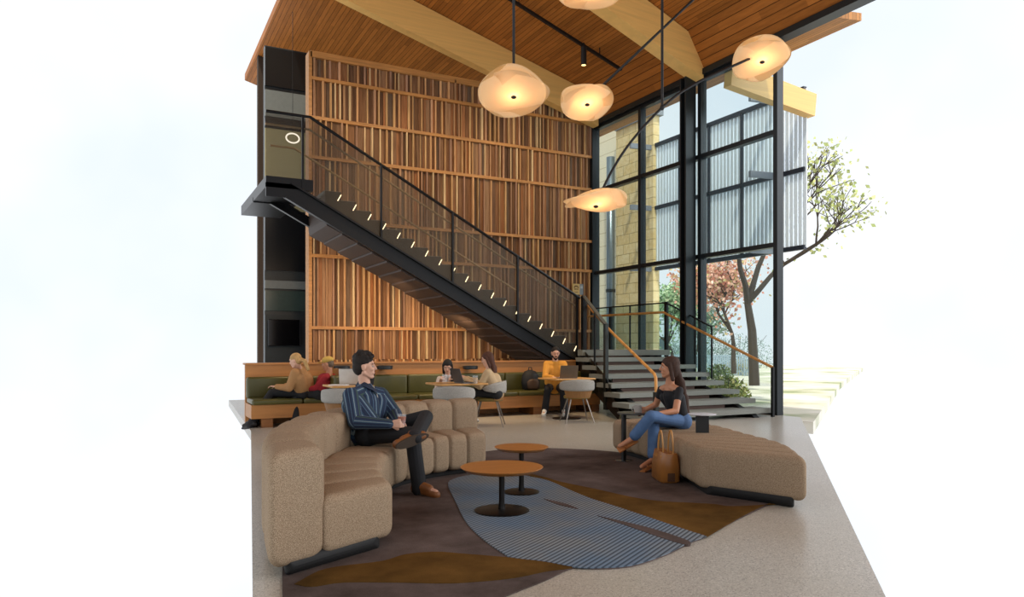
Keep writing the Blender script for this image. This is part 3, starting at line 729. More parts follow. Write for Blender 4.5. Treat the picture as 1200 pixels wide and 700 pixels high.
# tan leather tote bag leaning on the bench
M_lea = plain('tan leather', '#94602c', .35, 0, .2, 8); M_lea2 = plain('light tan leather', '#b98648', .45, 0, .15, 8)
bc = on_floor(780, 564); bc.z = .008
t = thing('tote_bag', 'tan leather tote bag with two long handles on the rug against the bench', 'bag', bc)
ax = (on_floor(798, 563)-on_floor(768, 546)).normalized(); ay = V(-ax.y, ax.x, 0)
def bagring(z, hw, hd): return [bc+ax*(hw*x)+ay*(hd*y)+V(0, 0, z) for x, y in ((-1, -.7), (-.85, -1), (.85, -1), (1, -.7), (1, .7), (.85, 1), (-.85, 1), (-1, .7))]
MB().loft([bagring(0, .165, .085), bagring(.02, .175, .095), bagring(.15, .19, .09), bagring(.28, .21, .06), bagring(.285, .205, .055), bagring(.26, .2, .05)]).build('body', M_lea, t, smooth='auto', autos=60)
for k in (-1, 1):
    pts = [bc+ay*(.05*k)+ax*x+V(0, 0, z) for x, z in ((-.085, .22), (-.075, .36), (-.03, .47), (.03, .47), (.075, .36), (.085, .22))]
    MB().tube(catmull(pts, 20), .008, 8).build('handle', M_lea2, t, smooth=True)
    for x in (-.085, .085): MB().obox(bc+ay*(.068*k)+ax*x+V(0, 0, .215), ax*.014, ay*.006, V(0, 0, .035)).build('handle_tab', M_lea2, t)
MB().obox(bc+ax*.178+V(0, 0, .15), ax*.006, ay*.035, V(0, 0, .13)).build('side_gusset', plain('dark leather', '#4a2c14', .4), t)
MB().lathe([(.02, 0), (.045, .01), (.045, .02), (.005, .03)], bc+ax*-.26+ay*.0+V(0, 0, .0), 16).build('charm', M_lea2, t)

# ---------------------------------------------------------------- banquette
M_olive = plain('olive leather', '#4d4a22', .35, 0, .18, 6, .15, 60); M_bwood = wood('bench oak', '#a9743e', (1, 12, 12), .45, .15)
bq = thing('banquette', 'long olive leather banquette on an oak base along the slatted wall', 'bench', (5, 12.6, 0))
bx = [1.75, 2.56, 4.56, 6.57, 8.45]
for i in range(4):
    a, b_ = bx[i], bx[i+1]
    MB().rbox((a+.006, 12.28, .37), (b_-.006, 12.9, .46), .035).build('seat_cushion', M_olive, bq, smooth=True)
    MB().rbox((a+.006, 12.84, .44), (b_-.006, 12.99, .8), .04).build('back_cushion', M_olive, bq, smooth=True)
MB().box((1.75, 12.32, .15), (8.45, 12.95, .37)).build('base', M_bwood, bq)
for x in (2.0, 4.5, 7.02, 8.36): MB().box((x-.09, 12.36, 0), (x+.09, 12.95, .16)).build('base_support', wood('bench support', '#8a5a30', (1, 12, 12)), bq)
lw = MB(); lw.box((1.75, 13.0, 0), (8.3, 13.08, 1.02)); lw.box((1.75, 12.97, 1.0), (8.32, 13.3, 1.03))
o = lw.build('low_wall', wood('ledge oak', '#b27a44', (1, 12, 12), .45, .12)); tag(o, 'low oak panel wall with a ledge behind the olive banquette', 'low wall')
dv = on_y(394, 455, 12.5)
dd = thing('bench_divider', 'olive leather end cushion standing across the banquette behind the cap wearer', 'cushion', V(dv.x, 12.4, .46))
MB().rbox((dv.x-.18, 11.95, .462), (dv.x+.02, 12.82, .83), .05).build('cushion', M_olive, dd, smooth=True)
o = MB().box((dv.x-.02+.04, 12.1, .462), (dv.x+.07, 12.82, .93)).build('side_panel', M_bwood, dd)
# round ledge lamps
for i, (x, lab) in enumerate(((399, 'flat black disc lamp on the ledge left of the striped-shirt man'), (449, 'flat black disc lamp on the ledge right of the striped-shirt man'), (549, 'flat black disc lamp on the ledge between the two women'))):
    p = on_y(x, 431, 12.93); t = thing('ledge_lamp', lab, 'lamp', V(p.x, 12.9, p.z), 'black disc lamps along the ledge')
    MB().lathe([(.13, -.03), (.145, -.02), (.145, .03), (.12, .04)], (p.x, 12.84, p.z), 30).build('disc', plain('lamp black', '#23282c', .35), t, smooth='auto')
    MB().box((p.x-.02, 12.9, p.z-.02), (p.x+.02, 13.01, p.z+.02)).build('arm', M_black, t)

# ---------------------------------------------------------------- small tables
M_tt = wood('table oak', '#c39458', (1, 12, 1), .4, .12)
def cafe_table(label, c, w, d, rot, h=.74):
    c = Vector(c); c.z = 0; t = thing('cafe_table', label, 'table', c, None, rot)
    MB().rbox((-w/2, -d/2, h-.03), (w/2, d/2, h), .012, 2).build('tabletop', M_tt, t, local=True)
    MB().lathe([(.045, .02), (.03, .06), (.03, h-.06), (.12, h-.04), (.12, h-.03)], (0, 0, 0), 20).build('pedestal', M_black, t, local=True, smooth='auto')
    MB().lathe([(.26, 0), (.26, .01), (.05, .025)], (0, 0, 0), 36).build('base', M_base, t, local=True, smooth='auto'); return t
tb3 = at(664, 490, 13.4); cafe_table('small oak table on a disc base before the man in yellow', tb3, .84, .66, radians(0))
tb2 = at(535, 449.5, 11.55); cafe_table('small oak table between the girl with a phone and the woman', tb2, .8, .66, radians(0))
tb1 = at(408, 452, 10.9); cafe_table('small oak table partly hidden behind the striped-shirt man', tb1, .62, .62, radians(0))

M_boucle = NT('grey boucle'); v = M_boucle.coord(); a = M_boucle.noise(v, 160, 2)
M_boucle.bsdf(M_boucle.ramp(a, [(.38, lin('#858480')), (.62, lin('#aeaaa2'))]), .95, 0, a, .5, .005)
M_cleg = plain('brushed leg', '#8d857c', .3, .8)
def chair(label, c, rot):
    c = Vector(c); c.z = 0; t = thing('tub_chair', label, 'chair', c, 'grey tub chairs', rot)
    m = MB(); rings = []; n = 28
    for i in range(n+1):
        a = radians(180-108+216*i/n); e = abs(2*i/n-1); zl = .55+.05*e**3; zh = .75-.1*e**2.2; R = .285; th = .022
        k = min(1, .25+ (1-e)*9); zm = (zl+zh)/2; hh = (zh-zl)/2*k
        rg_ = []
        for j in range(12):
            b = 2*pi*j/12; rr = R+th*k*max(-1, min(1, 1.3*cos(b))); rg_.append((rr*cos(a)*.95, rr*sin(a), zm+hh*max(-1, min(1, 1.2*sin(b)))))
        rings.append(rg_)
    m.loft(rings).build('backrest', M_boucle.m, t, local=True, smooth=True)
    MB().lathe([(.14, .41), (.22, .415), (.235, .435), (.225, .46), (.16, .475), (.02, .478)], (0, 0, 0), 32).build('seat', plain('olive seat', '#76662e', .5), t, local=True, smooth=True)
    sh = MB()
    for i in range(12):
        a0, a1 = radians(115+130*i/12), radians(115+130*(i+1)/12)
        sh.add([(.235*cos(a), .235*sin(a), z) for a, z in ((a0, .43), (a1, .43))]+[(.265*cos(a), .275*sin(a), .56) for a in (a1, a0)], [(0, 1, 2, 3)])
    sh.build('back_shell', plain('walnut shell', '#8a6236', .5), t, local=True)
    for sx, sy in ((1, 1), (1, -1), (-1, 1), (-1, -1)):
        MB().tube([(.13*sx, .13*sy, .42), (.25*sx, .25*sy, .0)], [.013, .009], 8).build('leg', M_cleg, t, local=True, smooth='auto')
    return t
def face(d): return atan2(d.y, d.x)
chair('grey tub chair with its back to us at the table of the man in yellow', at(676, 490, 12.75), face(tb3-at(676, 490, 12.6)))
chair('grey tub chair whose back shows above the sofa, before the girl', at(532, 465, 10.6), face(FW))
chair('grey tub chair the long-haired woman with glasses sits on', at(573, 470, 12.15), face(-RT+FW*.05))
chair('grey tub chair behind the left shoulder of the striped-shirt man', at(403, 465, 10.05), face(FW))

# laptops, papers, cups, phone, backpack
def laptop(label, c, rot, w, d, tilt, lid='#6b645c'):
    c = Vector(c); t = thing('laptop', label, 'laptop', c, None, rot)       # screen hinge at +x, user at -x
    MB().rbox((-d/2, -w/2, 0), (d/2, w/2, .014), .006, 2).build('base', plain('laptop base', '#8e8f92', .35, .5), t, local=True)
    MB().box((-d/2+.02, -w/2+.03, .0142), (d/2-.06, w/2-.03, .0155)).build('keyboard', M_black, t, local=True)
    a = radians(tilt); dx, dz = sin(a), cos(a)
    s_ = MB().obox(V(d/2, 0, .012)+V(dx, 0, dz)*(.115), V(dx, 0, dz)*.115, V(0, w/2, 0), V(dz, 0, -dx)*.004).build('screen', plain('lid '+lid, lid, .35, .4), t, local=True)
    MB().obox(V(d/2, 0, .012)+V(dx, 0, dz)*(.115)-V(dz, 0, -dx)*.005, V(dx, 0, dz)*.105, V(0, w/2-.01, 0), V(dz, 0, -dx)*.001).build('display', plain('display', '#b8c4cc', .3), s_, local=True)
TH = .741
def ontable(x, y, D): 
    p = at(x, y, D); p.z = TH; return p
laptop('open bronze laptop with its lid towards us before the man in yellow', ontable(664, 444, 13.25), face(-FW+RT*.22), .33, .24, 18, '#7b6c5c')
laptop('open dark grey laptop before the woman with glasses', ontable(546, 447, 11.45), face(-RT*.9-FW*.55), .33, .24, 20, '#47494c')
laptop('open pale laptop behind the striped-shirt man', ontable(412, 447, 11.0), face(-FW), .31, .22, 12, '#c9c4bc')
p = ontable(397, 450, 10.75); o = MB().obox(p+V(0, 0, .006), RT*.13, FW*.1, V(0, 0, .005)).build('paper_stack', plain('paper', '#e6e4de', .7)); tag(o, 'white papers on the small table left of the striped-shirt man', 'papers')
def tumbler(label, c, r, h, liquid, lh, group=None, shell=None):
    t = thing('drinking_cup', label, 'cup', c, group)
    MB().lathe([(r*.75, 0), (r, h), (r-.003, h), (r*.72, .005)], c, 24).build('glass', shell or M_cupg, t, smooth='auto')
    if liquid: MB().lathe([(r*.7, .006), (r*(.72+.22*lh/h), lh), (.002, lh)], c, 24).build('drink', liquid, t, smooth='auto')
    return t
M_cupg = seethrough('clear plastic', '#dfe6ea', .14, .08, 0)
tumbler('clear plastic cup of water on the table by the girl', ontable(521, 446, 11.75), .045, .12, None, 0)
tumbler('clear plastic cup of iced latte before the woman with glasses', ontable(557, 448, 11.3), .042, .12, plain('latte', '#c8a070', .5), .09)
bp = on_y(623, 452, 12.6)
t = thing('backpack', 'black and brown backpack on the banquette left of the man in yellow', 'backpack', V(bp.x, 12.6, .46))
m = MB()
rings = []
for z, w_, d_ in ((.0, .13, .08), (.02, .18, .11), (.15, .2, .13), (.28, .18, .11), (.36, .12, .07), (.39, .04, .03)):
    rings.append([V(bp.x+w_*cos(2*pi*j/20), 12.62+d_*sin(2*pi*j/20)+z*.12, .462+z) for j in range(20)])
m.loft(rings).build('body', plain('backpack black', '#17171a', .7), t, smooth=True)
rings = [[V(bp.x+w_*cos(2*pi*j/20), 12.535+.05*sin(2*pi*j/20)+z*.05, .462+z) for j in range(20)] for z, w_ in ((.02, .1), (.04, .13), (.16, .135), (.21, .08), (.215, .03))]
MB().loft(rings).build('front_pocket', plain('backpack brown', '#4a3524', .6), t, smooth=True)
MB().tube([V(bp.x-.04, 12.66, .84), V(bp.x-.03, 12.66, .9), V(bp.x+.03, 12.66, .9), V(bp.x+.04, 12.66, .84)], .01, 8).build('grab_handle', M_black, t, smooth=True)
# ---------------------------------------------------------------- people
def blob(name, shapes, mat, parent, voxel=.008, it=4, stripe=False):
    m = MB()
    for s in shapes:
        if s[0] == 'c': m.cap(s[1], s[2], s[3], s[4])
        else: m.ell(s[1], s[2], s[3] if len(s) > 3 else None)
    o = m.build(name, mat, parent)
    r = o.modifiers.new('r', 'REMESH'); r.mode = 'VOXEL'; r.voxel_size = voxel; r.use_smooth_shade = True
    q = o.modifiers.new('s', 'SMOOTH'); q.factor = .5; q.iterations = it
    bpy.context.view_layer.update()
    dg = bpy.context.evaluated_depsgraph_get()
    me = bpy.data.meshes.new_from_object(o.evaluated_get(dg)); old = o.data
    o.modifiers.clear(); o.data = me; me.name = name; bpy.data.meshes.remove(old)
    me.materials.clear() if len(me.materials) else None
    me.materials.append(mat); me.polygons.foreach_set('use_smooth', [True]*len(me.polygons))
    if stripe:
        n = len(me.vertices); co = np.empty(n*3); me.vertices.foreach_get('co', co); co = co.reshape(-1, 3)+np.array(ORG[o.name])
        best = np.full(n, 1e9); val = np.zeros(n)
        for s in shapes:
            if s[0] != 'c' or len(s) < 6: continue
            a, b = np.array(s[1]), np.array(s[2]); d = b-a; L = np.linalg.norm(d); d = d/L
            t = np.clip((co-a) @ d, 0, L); rad = s[3]+(s[4]-s[3])*t/L
            c = a+np.outer(t, d); dist = np.linalg.norm(co-c, axis=1)-rad
            lat = np.array(s[5], float); lat = lat-d*(lat @ d); lat /= np.linalg.norm(lat); oth = np.cross(d, lat)
            r_ = co-c; ang = np.arctan2(r_ @ lat, r_ @ oth)
            vv = ang*max(s[3], s[4]) if len(s) < 7 else (co-np.array(s[6])) @ lat
            k = dist < best; best[k] = dist[k]; val[k] = vv[k]
        at_ = me.attributes.new('st', 'FLOAT', 'POINT'); at_.data.foreach_set('value', val)
    return o
def M3(f, l, u): return Matrix(((f.x, l.x, u.x), (f.y, l.y, u.y), (f.z, l.z, u.z)))
M_skin = plain('skin light', '#cda088', .5, 0, .06); M_skin2 = plain('skin tan', '#b98262', .5, 0, .06)
M_lip = plain('lips', '#a05a4c', .4); M_eye = plain('eye white', '#b4aaa0', .2); M_iris = plain('iris', '#2a1a10', .2)
def head_shapes(c, f, u):
    l = u.cross(f).normalized(); M = M3(f, l, u); P = lambda a, b, d: c+f*a+l*b+u*d
    S = [('e', P(-.012, 0, .025), (.094, .074, .09), M), ('e', P(.018, 0, -.03), (.068, .058, .078), M), ('e', P(.055, 0, -.088), (.026, .028, .022), M),
         ('c', P(.08, 0, .02), P(.098, 0, -.02), .008, .012), ('c', P(.068, -.034, .032), P(.068, .034, .032), .016, .016),
         ('c', P(.07, -.018, -.055), P(.07, .018, -.055), .016, .016)]
    for k in (-1, 1):
        S += [('c', P(-.01, .05*k, -.05), P(.05, .016*k, -.09), .022, .018), ('e', P(.055, .034*k, -.018), (.024, .024, .024), M), ('e', P(-.008, .076*k, -.005), (.02, .01, .031), M)]
    return S, P, M, l
def hand(w, d, N, thumb=1, curl=.5, s=1.0):
    d = d.normalized(); N = (N-d*N.dot(d)).normalized(); lat = d.cross(N); S = []
    for i, (o, L) in enumerate(((-.031, .066), (-.0105, .076), (.0105, .072), (.031, .056))):
        o2 = o*thumb*-1
        k = w+d*.08*s+lat*(o2*s); S.append(('c', w+d*.01+lat*(o2*.6*s), k, .014*s, .0115*s))
        a = 0; p = k
        for j, fr in enumerate((.45, .32, .23)):
            a += curl*(.8 if j == 0 else 1.0); q = p+(d*cos(a)+N*sin(a))*(L*fr*s); S.append(('c', p, q, (.0092-.0007*j)*s, (.0086-.0009*j)*s)); p = q
    t0 = w+d*.018*s+lat*(.022*thumb*s); t1 = w+d*.05*s+lat*(.048*thumb*s)+N*.012*s; t2 = t1+(d*.7+lat*.25*thumb+N*.45)*.034*s; t3 = t2+(d*.8+N*.6)*.024*s
    return S+[('c', t0, t1, .014*s, .0115*s), ('c', t1, t2, .0105*s, .0095*s), ('c', t2, t3, .0095*s, .008*s)]
def shoe(t, an, toe, mat, sole, vox, heel=.055):
    d = (toe-an); dz = UP if abs(d.normalized().z) < .6 else UP
    dirn = d.normalized(); dn = (UP-dirn*UP.dot(dirn)).normalized(); 
    return dirn, dn
def person(label, J, face_dir, head_up, top, pants, hair, shoes=None, skin=None, vox=.009, sleeve='long', topc=1.0, group=None,
           hands=None, stripe=False, hem=0, legs=True, build=1.0, collar=None, extra=None):
    skin = skin or M_skin
    t = thing('person', label, 'person', V(J['pelvis'].x, J['pelvis'].y, J['pelvis'].z-.1), group)
    f = face_dir.normalized(); u = (head_up-f*head_up.dot(f)).normalized(); c = J['head']
    S, P, M, l = head_shapes(c, f, u)
    B = [('c', J['neck']-UP*.03, c-u*.055-f*.018, .056*build, .05*build), ('c', J['pelvis'], J['chest'], .1*build, .1*build), ('c', J['chest'], J['neck'], .09*build, .05)]
    for s in 'LR':
        B += [('c', J['neck']-UP*.04, J['sh'+s], .045, .042), ('c', J['sh'+s], J['el'+s], .045*build, .036), ('c', J['el'+s], J['wr'+s], .036, .024)]
        hd = (hands or {}).get(s)
        d = J['wr'+s]-J['el'+s]
        if hd is None: B += hand(J['wr'+s], d, -UP+d.normalized()*.1, 1 if s == 'R' else -1, .45)
        elif hd != 'none': B += hand(J['wr'+s], hd[0], hd[1], hd[2], hd[3])
        if legs: B += [('c', J['pelvis'], J['hp'+s], .07, .07), ('c', J['hp'+s], J['kn'+s], .065, .048), ('c', J['kn'+s], J['an'+s], .045, .032), ('c', J['an'+s], J['to'+s], .03, .022)]
    blob('body', S+B, skin, t, vox, 3)
    for k in (-1, 1):
        e = MB().ell(P(.070, .031*k, .006), (.011, .0135, .0085), M).build('eye', M_eye, t, smooth=True)
        MB().ell(P(.0775, .031*k, .006), (.0045, .0065, .0065), M).build('iris', M_iris, e, smooth=True)
        MB().tube([P(.08, .014*k, .03), P(.084, .031*k, .036), P(.07, .05*k, .03)], .0035, 6).build('eyebrow', hair[1], t, smooth=True)
    MB().ell(P(.087, 0, -.05), (.007, .022, .005), M).build('lips', M_lip, t, smooth=True); 
    # garments
    side = (J['shL']-J['shR']).normalized(); tc = topc*build; sp = J['neck']
    ch = J['chest']; up_ = (J['neck']-J['pelvis']).normalized()
    T = [('c', J['pelvis']+up_*.0, ch, .125*tc, .125*tc, side, ch), ('c', ch, J['neck']-up_*.05, .12*tc, .07*tc, side, ch), ('c', J['neck']-up_*.06, J['neck']-up_*(.02 if sleeve == 'long' else .055), .07*tc, .062 if sleeve == 'long' else .06, side, ch)]
    for s, sg in (('L', 1), ('R', -1)):
        T += [('c', J['hp'+s]+up_*.1, J['sh'+s]-up_*.09-side*(.05*sg), .10*tc, .095*tc, side, ch), ('c', J['sh'+s]-side*(.03*sg), J['neck']-up_*.05, .06*tc, .05*tc, side, ch)]
        el = J['el'+s]; wr = J['wr'+s]; sh = J['sh'+s]
        fd = (f if abs((el-sh).normalized().dot(f)) < .9 else UP)
        if sleeve == 'long': T += [('c', sh, el, .062*tc, .054*tc, fd), ('c', el, wr-(wr-el).normalized()*.015, .053*tc, .036*tc, UP)]
        else: T += [('c', sh, sh.lerp(el, .45), .06*tc, .054*tc, fd)]
    blob('top', T, top, t, vox, 4, stripe)
    if legs:
        Q = [('c', J['hpL'], J['hpR'], .115*build, .115*build), ('c', J['pelvis'], J['pelvis']+up_*.08, .115*build, .11*build)]
        for s in 'LR':
            Q += [('c', J['hp'+s], J['kn'+s], .088*build, .068*build), ('c', J['kn'+s], J['kn'+s].lerp(J['an'+s], 1.08-hem), .068*build, .066*build)]
        blob('trousers', Q, pants, t, vox, 4)
        for s in 'LR':
            an, to = J['an'+s], J['to'+s]; d = (to-an); d.normalize(); k = J['kn'+s]-an; k.normalize(); n = (k-d*k.dot(d)).normalized()
            if not shoes: continue
            hl = an-d*.045-n*.035
            sm, so = shoes
            if so == 'sandal':
                w_ = d.cross(n); MB().obox((an+to)/2-n*.05, d*.115, w_*.038, n*.008).build('sandal', sm, t)
                MB().tube([an.lerp(to, .7)-n*.04+w_*.04, an.lerp(to, .7)+n*.018, an.lerp(to, .7)-n*.04-w_*.04], .009, 8).build('strap', sm, t, smooth=True); continue
            o = blob('shoe', [('c', an+n*.04, an-n*.01, .05, .05), ('c', hl, to-n*.025, .042, .04), ('c', an, an.lerp(to, .6), .048, .042)], sm, t, max(vox*.8, .006), 3)
            w_ = d.cross(n); m = MB(); c0 = hl-n*.038; ring = []
            for j in range(20):
                a = 2*pi*j/20; ring.append((cos(a), sin(a)))
            Ls = (to-hl).length
            rb = [c0+d*(Ls*.5+(Ls*.5+.045)*x)+w_*(.046*y) for x, y in ring]; m.loft([[q for q in rb], [q+n*.018 for q in rb]]).build('sole', so, o)
    # hair
    H = []; st, hm = hair
    if st == 'short':
        H = [('e', P(-.024, 0, .058), (.098, .084, .078), M), ('e', P(-.05, 0, .0), (.07, .078, .08), M)]
        rnd = random.Random(4)
        for i in range(44):
            a = rnd.uniform(0, 2*pi); e = rnd.uniform(.2, 1.3); q = P(-.015+.09*cos(a)*cos(e), .07*sin(a)*cos(e), .07+.075*sin(e)); H.append(('e', q, (.02, .018, .02), M))
    elif st == 'crop': H = [('e', P(-.02, 0, .045), (.092, .08, .078), M), ('e', P(-.045, 0, .0), (.062, .074, .07), M)]
    elif st == 'long':
        H = [('e', P(-.022, 0, .045), (.1, .085, .085), M), ('e', P(-.05, 0, -.01), (.07, .085, .1), M)]
        for q in J['hair']: pass
        pts = [P(-.055, 0, -.02)]+J['hair']
        for a, b in zip(pts, pts[1:]): H += [('c', a, b, .062, .048), ('c', a+side*.03, b+side*.025, .045, .035), ('c', a-side*.03, b-side*.025, .045, .035)]
        H += [('c', P(.0, .072, .04), P(-.03, .078, -.13), .023, .021), ('c', P(.0, -.072, .04), P(-.03, -.078, -.13), .023, .021)]
    elif st == 'ponytail':
        H = [('e', P(-.022, 0, .045), (.097, .083, .083), M), ('e', P(-.05, 0, .0), (.06, .078, .08), M)]
        pts = [P(-.09, 0, .0)]+J['hair']
        for a, b in zip(pts, pts[1:]): H += [('c', a, b, .034, .028)]
    blob('hair', H, hm, t, max(vox*.8, .006), 3)
    if st == 'short' or st == 'long': pass
    return t, P, M
def hairmat(n, a): 
    return wood(n, a, (60, 60, 4), .8, .35)

# striped rugby shirt
t = NT('striped navy knit'); a = t.n('ShaderNodeAttribute', attribute_name='st'); v = a.outputs['Fac']
def band(period, off, wd): return t.math('LESS_THAN', t.math('ABSOLUTE', t.math('SUBTRACT', t.math('FRACT', t.math('ADD', t.math('DIVIDE', v, period), off)), .5)), wd)
c = t.mix(band(.085, .25, .16), lin('#22304a'), lin('#34506a'))
c = t.mix(band(.085, .25, .035), c, lin('#8c9ca0'))
c = t.mix(band(.085, .72, .03), c, lin('#4f6e86'))
c = t.mix(band(.17, .1, .035), c, lin('#3c5648'))
n = t.noise(t.coord(), 120, 2); t.bsdf(t.mix(.25, c, t.mix(n, (0, 0, 0, 1), c)), .9, 0, n, .3, .003); M_stripe = t.m
M_blackden = plain('black denim', '#15161a', .8, 0, .2, 30); M_denim = plain('blue denim', '#4c6a92', .8, 0, .28, 12)
M_boot = plain('tan boot leather', '#7a4a22', .5, 0, .25, 20); M_sole = plain('boot sole', '#3a2c1e', .7)
J = dict(pelvis=at(426, 507, 6.78), chest=at(425, 474, 6.84), neck=at(428, 452, 6.86), head=at(428, 430.5, 6.84),
         shR=at(411, 464, 6.68), shL=at(446, 463, 7.02), elR=at(416, 495, 6.5), wrR=at(458, 497.5, 6.42), elL=at(463, 486, 6.95), wrL=at(467, 495, 6.62),
         hpR=at(430, 510, 6.66), hpL=at(436, 507, 6.9), knR=at(483, 509, 6.42), knL=at(499, 489, 6.78), anR=at(491, 569, 6.45), anL=at(487, 511, 6.36),
         toR=at(511, 577, 6.33), toL=at(463, 520, 6.2))
gl = at(471, 493, 6.45)
fd = (RT*1+FW*.12+UP*.02)
man, P, M = person('dark-haired man in striped navy pullover and black jeans, legs crossed on the curved sofa', J, fd, UP+RT*-.03,
    M_stripe, M_blackden, ('short', hairmat('dark brown hair', '#1c130e')), (M_boot, M_sole), M_skin, .0055, topc=1.24, stripe=True,
    hands={'R': (RT*1+UP*.1-FW*.05, FW*.9-UP*.1, -1, .75), 'L': (RT*.3-FW*.6-UP*.1, -UP*.8+RT*.2, -1, .4)})
cN = J['neck']; fn_ = V(fd.x, fd.y, 0).normalized(); ls = V(-fn_.y, fn_.x, 0)
m = MB()
for k in (-1, 1):                                        # open shirt collar: two folded flaps round the neck
    A_ = [cN-fn_*.06+UP*.045, cN+ls*.066*k+UP*.035, cN+fn_*.045+ls*.05*k+UP*.01, cN+fn_*.1+ls*.012*k-UP*.035]
    B_ = [cN-fn_*.09+UP*.0, cN+ls*.1*k-UP*.005, cN+fn_*.075+ls*.085*k-UP*.035, cN+fn_*.115+ls*.055*k-UP*.075]
    A_ = catmull(A_, 10); B_ = catmull(B_, 10)
    m.loft([[a, b, b-UP*.008, a-UP*.008] for a, b in zip(A_, B_)])
m.build('collar', plain('navy collar', '#1c2a40', .8), man, smooth=True)
MB().tube([cN+fd.normalized()*.075+V(0, 0, -.01), cN+fd.normalized()*.108+V(0, 0, -.09), cN+fd.normalized()*.125+V(0, 0, -.16)], .005, 6).build('zip', plain('zip', '#b9b2a4', .4), man, smooth=True)
tumbler('clear glass of brown iced drink held by the striped-shirt man', gl-V(0, 0, .045), .04, .1, plain('tea', '#9a4a18', .15), .08)

# woman on the right
J = dict(pelvis=at(796, 490, 8.1), chest=at(787, 464, 8.06), neck=at(785, 449, 8.05), head=at(784, 431, 8.02),
         shL=at(796, 458, 7.92), shR=at(775, 457, 8.2), elL=at(792, 482, 7.8), wrL=at(772, 485, 7.72), elR=at(769, 474, 8.3), wrR=at(756, 480, 8.28),
         hpL=at(800, 494, 8.0), hpR=at(797, 494, 8.2), knL=at(763, 488, 7.66), knR=at(766, 494, 7.85), anL=at(741, 514, 7.75), anR=at(765, 539, 7.72),
         toL=at(726, 523, 7.75), toR=at(752, 547, 7.6), hair=[at(796, 448, 8.1), at(800, 466, 8.12), at(803, 486, 8.12)])
M_blk = plain('black top', '#121217', .8)
person('long-haired woman in a black top and blue jeans sitting on the backless bench', J, (-RT+FW*.12-UP*.03), UP, M_blk, M_denim, ('long', hairmat('brown hair', '#3a2418')),
       (plain('tan sandal', '#a86c3c', .5), 'sandal'), M_skin2, .006, sleeve='short', topc=.86, build=.9, hem=.22,
       hands={'L': (-RT*1+FW*.1-UP*.1, -UP, 1, .25), 'R': (-RT*.9-UP*.15, -FW*.6+RT*.1, -1, .5)})

# girl with phone
def sit(head, yaw, s=1.0, lean=.05, seat=.5, wr=None, ankle=True):
    """a seated pose: yaw is where the body faces; head position fixes the rest"""
    f = V(cos(yaw), sin(yaw), 0); l = V(-f.y, f.x, 0); h = Vector(head)
    pz = seat; pel = V(h.x, h.y, pz)-f*(lean+.03)*s*1.5
    J = dict(head=h, pelvis=pel); T = h-pel
    J['neck'] = h-UP*.155-f*.03; J['chest'] = pel.lerp(J['neck'], .55)-f*.02
    for k, n in ((1, 'L'), (-1, 'R')):
        J['sh'+n] = J['neck']+l*(.165*k*s)-UP*.055; J['hp'+n] = pel+l*(.09*k*s)
        J['kn'+n] = pel+l*(.13*k*s)+f*.42*s+UP*.01; J['an'+n] = J['kn'+n]-UP*(J['kn'+n].z-.09)+f*.02; J['to'+n] = J['an'+n]+f*.13*s-UP*.04+l*.02*k
        J['el'+n] = J['sh'+n]-UP*.24*s+f*.12*s+l*.05*k
        J['wr'+n] = Vector(wr[0 if k == 1 else 1]) if wr else J['el'+n]+f*.22*s+UP*.02-l*.08*k
    return J, f, l
h = at(524.5, 430, 12.75); tf = atan2(-FW.y, -FW.x)
J, f, l = sit(h, tf, .88, .05, .52); J['wrL'] = h+f*.3-UP*.24+l*-.05; J['wrR'] = h+f*.27-UP*.25-l*.1
J['wrL'] = h+f*.3-UP*.24+l*.07
hb = h-UP*.2
J['hair'] = [h-f*.1-UP*.12, h-f*.1-UP*.24]
ph = h+f*.33-UP*.2+RT*.12
J['wrR' if (J['shR']-h).dot(RT) > 0 else 'wrL'] = ph-f*.08-UP*.06
person('dark-haired girl in a pale top looking down at a phone at the table', J, (f-UP*.45), UP, plain('pale top', '#b9aea8', .8), M_blackden, ('long', hairmat('black hair', '#120c0a')), (M_black, M_black), M_skin, .011, topc=.9, build=.85)
o = thing('mobile_phone', 'dark mobile phone in the hand of the girl at the table', 'phone', ph)
MB().obox(ph, RT*.036, (UP*.8-f*.3).normalized()*.07, f*.005+UP*.002).build('body', M_black, o); MB().obox(ph-f*.006-UP*.0, RT*.032, (UP*.8-f*.3).normalized()*.064, f*.001).build('screen', plain('phone glass', '#30343c', .1), o)

# woman with glasses
h = at(571, 421.5, 12.1); yw = atan2((-RT+FW*.15).y, (-RT+FW*.15).x)
J, f, l = sit(h, yw, .95, .08, .55); tbl = V(0, 0, .76)
J['wrL'] = h+f*.36+l*.12; J['wrL'].z = .79; J['wrR'] = h+f*.36-l*.1; J['wrR'].z = .79
J['hair'] = [h-f*.1-UP*.14-l*.02, h-f*.12-UP*.28, h-f*.12-UP*.38]
J['anL'].z = J['anR'].z = .1
wm, P, M = person('woman with long auburn hair and glasses in a beige top typing at the oak table', J, f-UP*.22, UP, plain('beige top', '#b79f7c', .8), M_blackden, ('long', hairmat('auburn hair', '#4a2a1c')), (plain('pale shoe', '#cfc8bc', .6), plain('shoe sole', '#8a8478', .6)), M_skin, .01)
for k in (-1, 1): MB().tube([P(.092, .031*k+.022*cos(a), .008+.018*sin(a)) for a in [2*pi*i/12 for i in range(13)]], .002, 6).build('glasses_rim', M_black, wm)

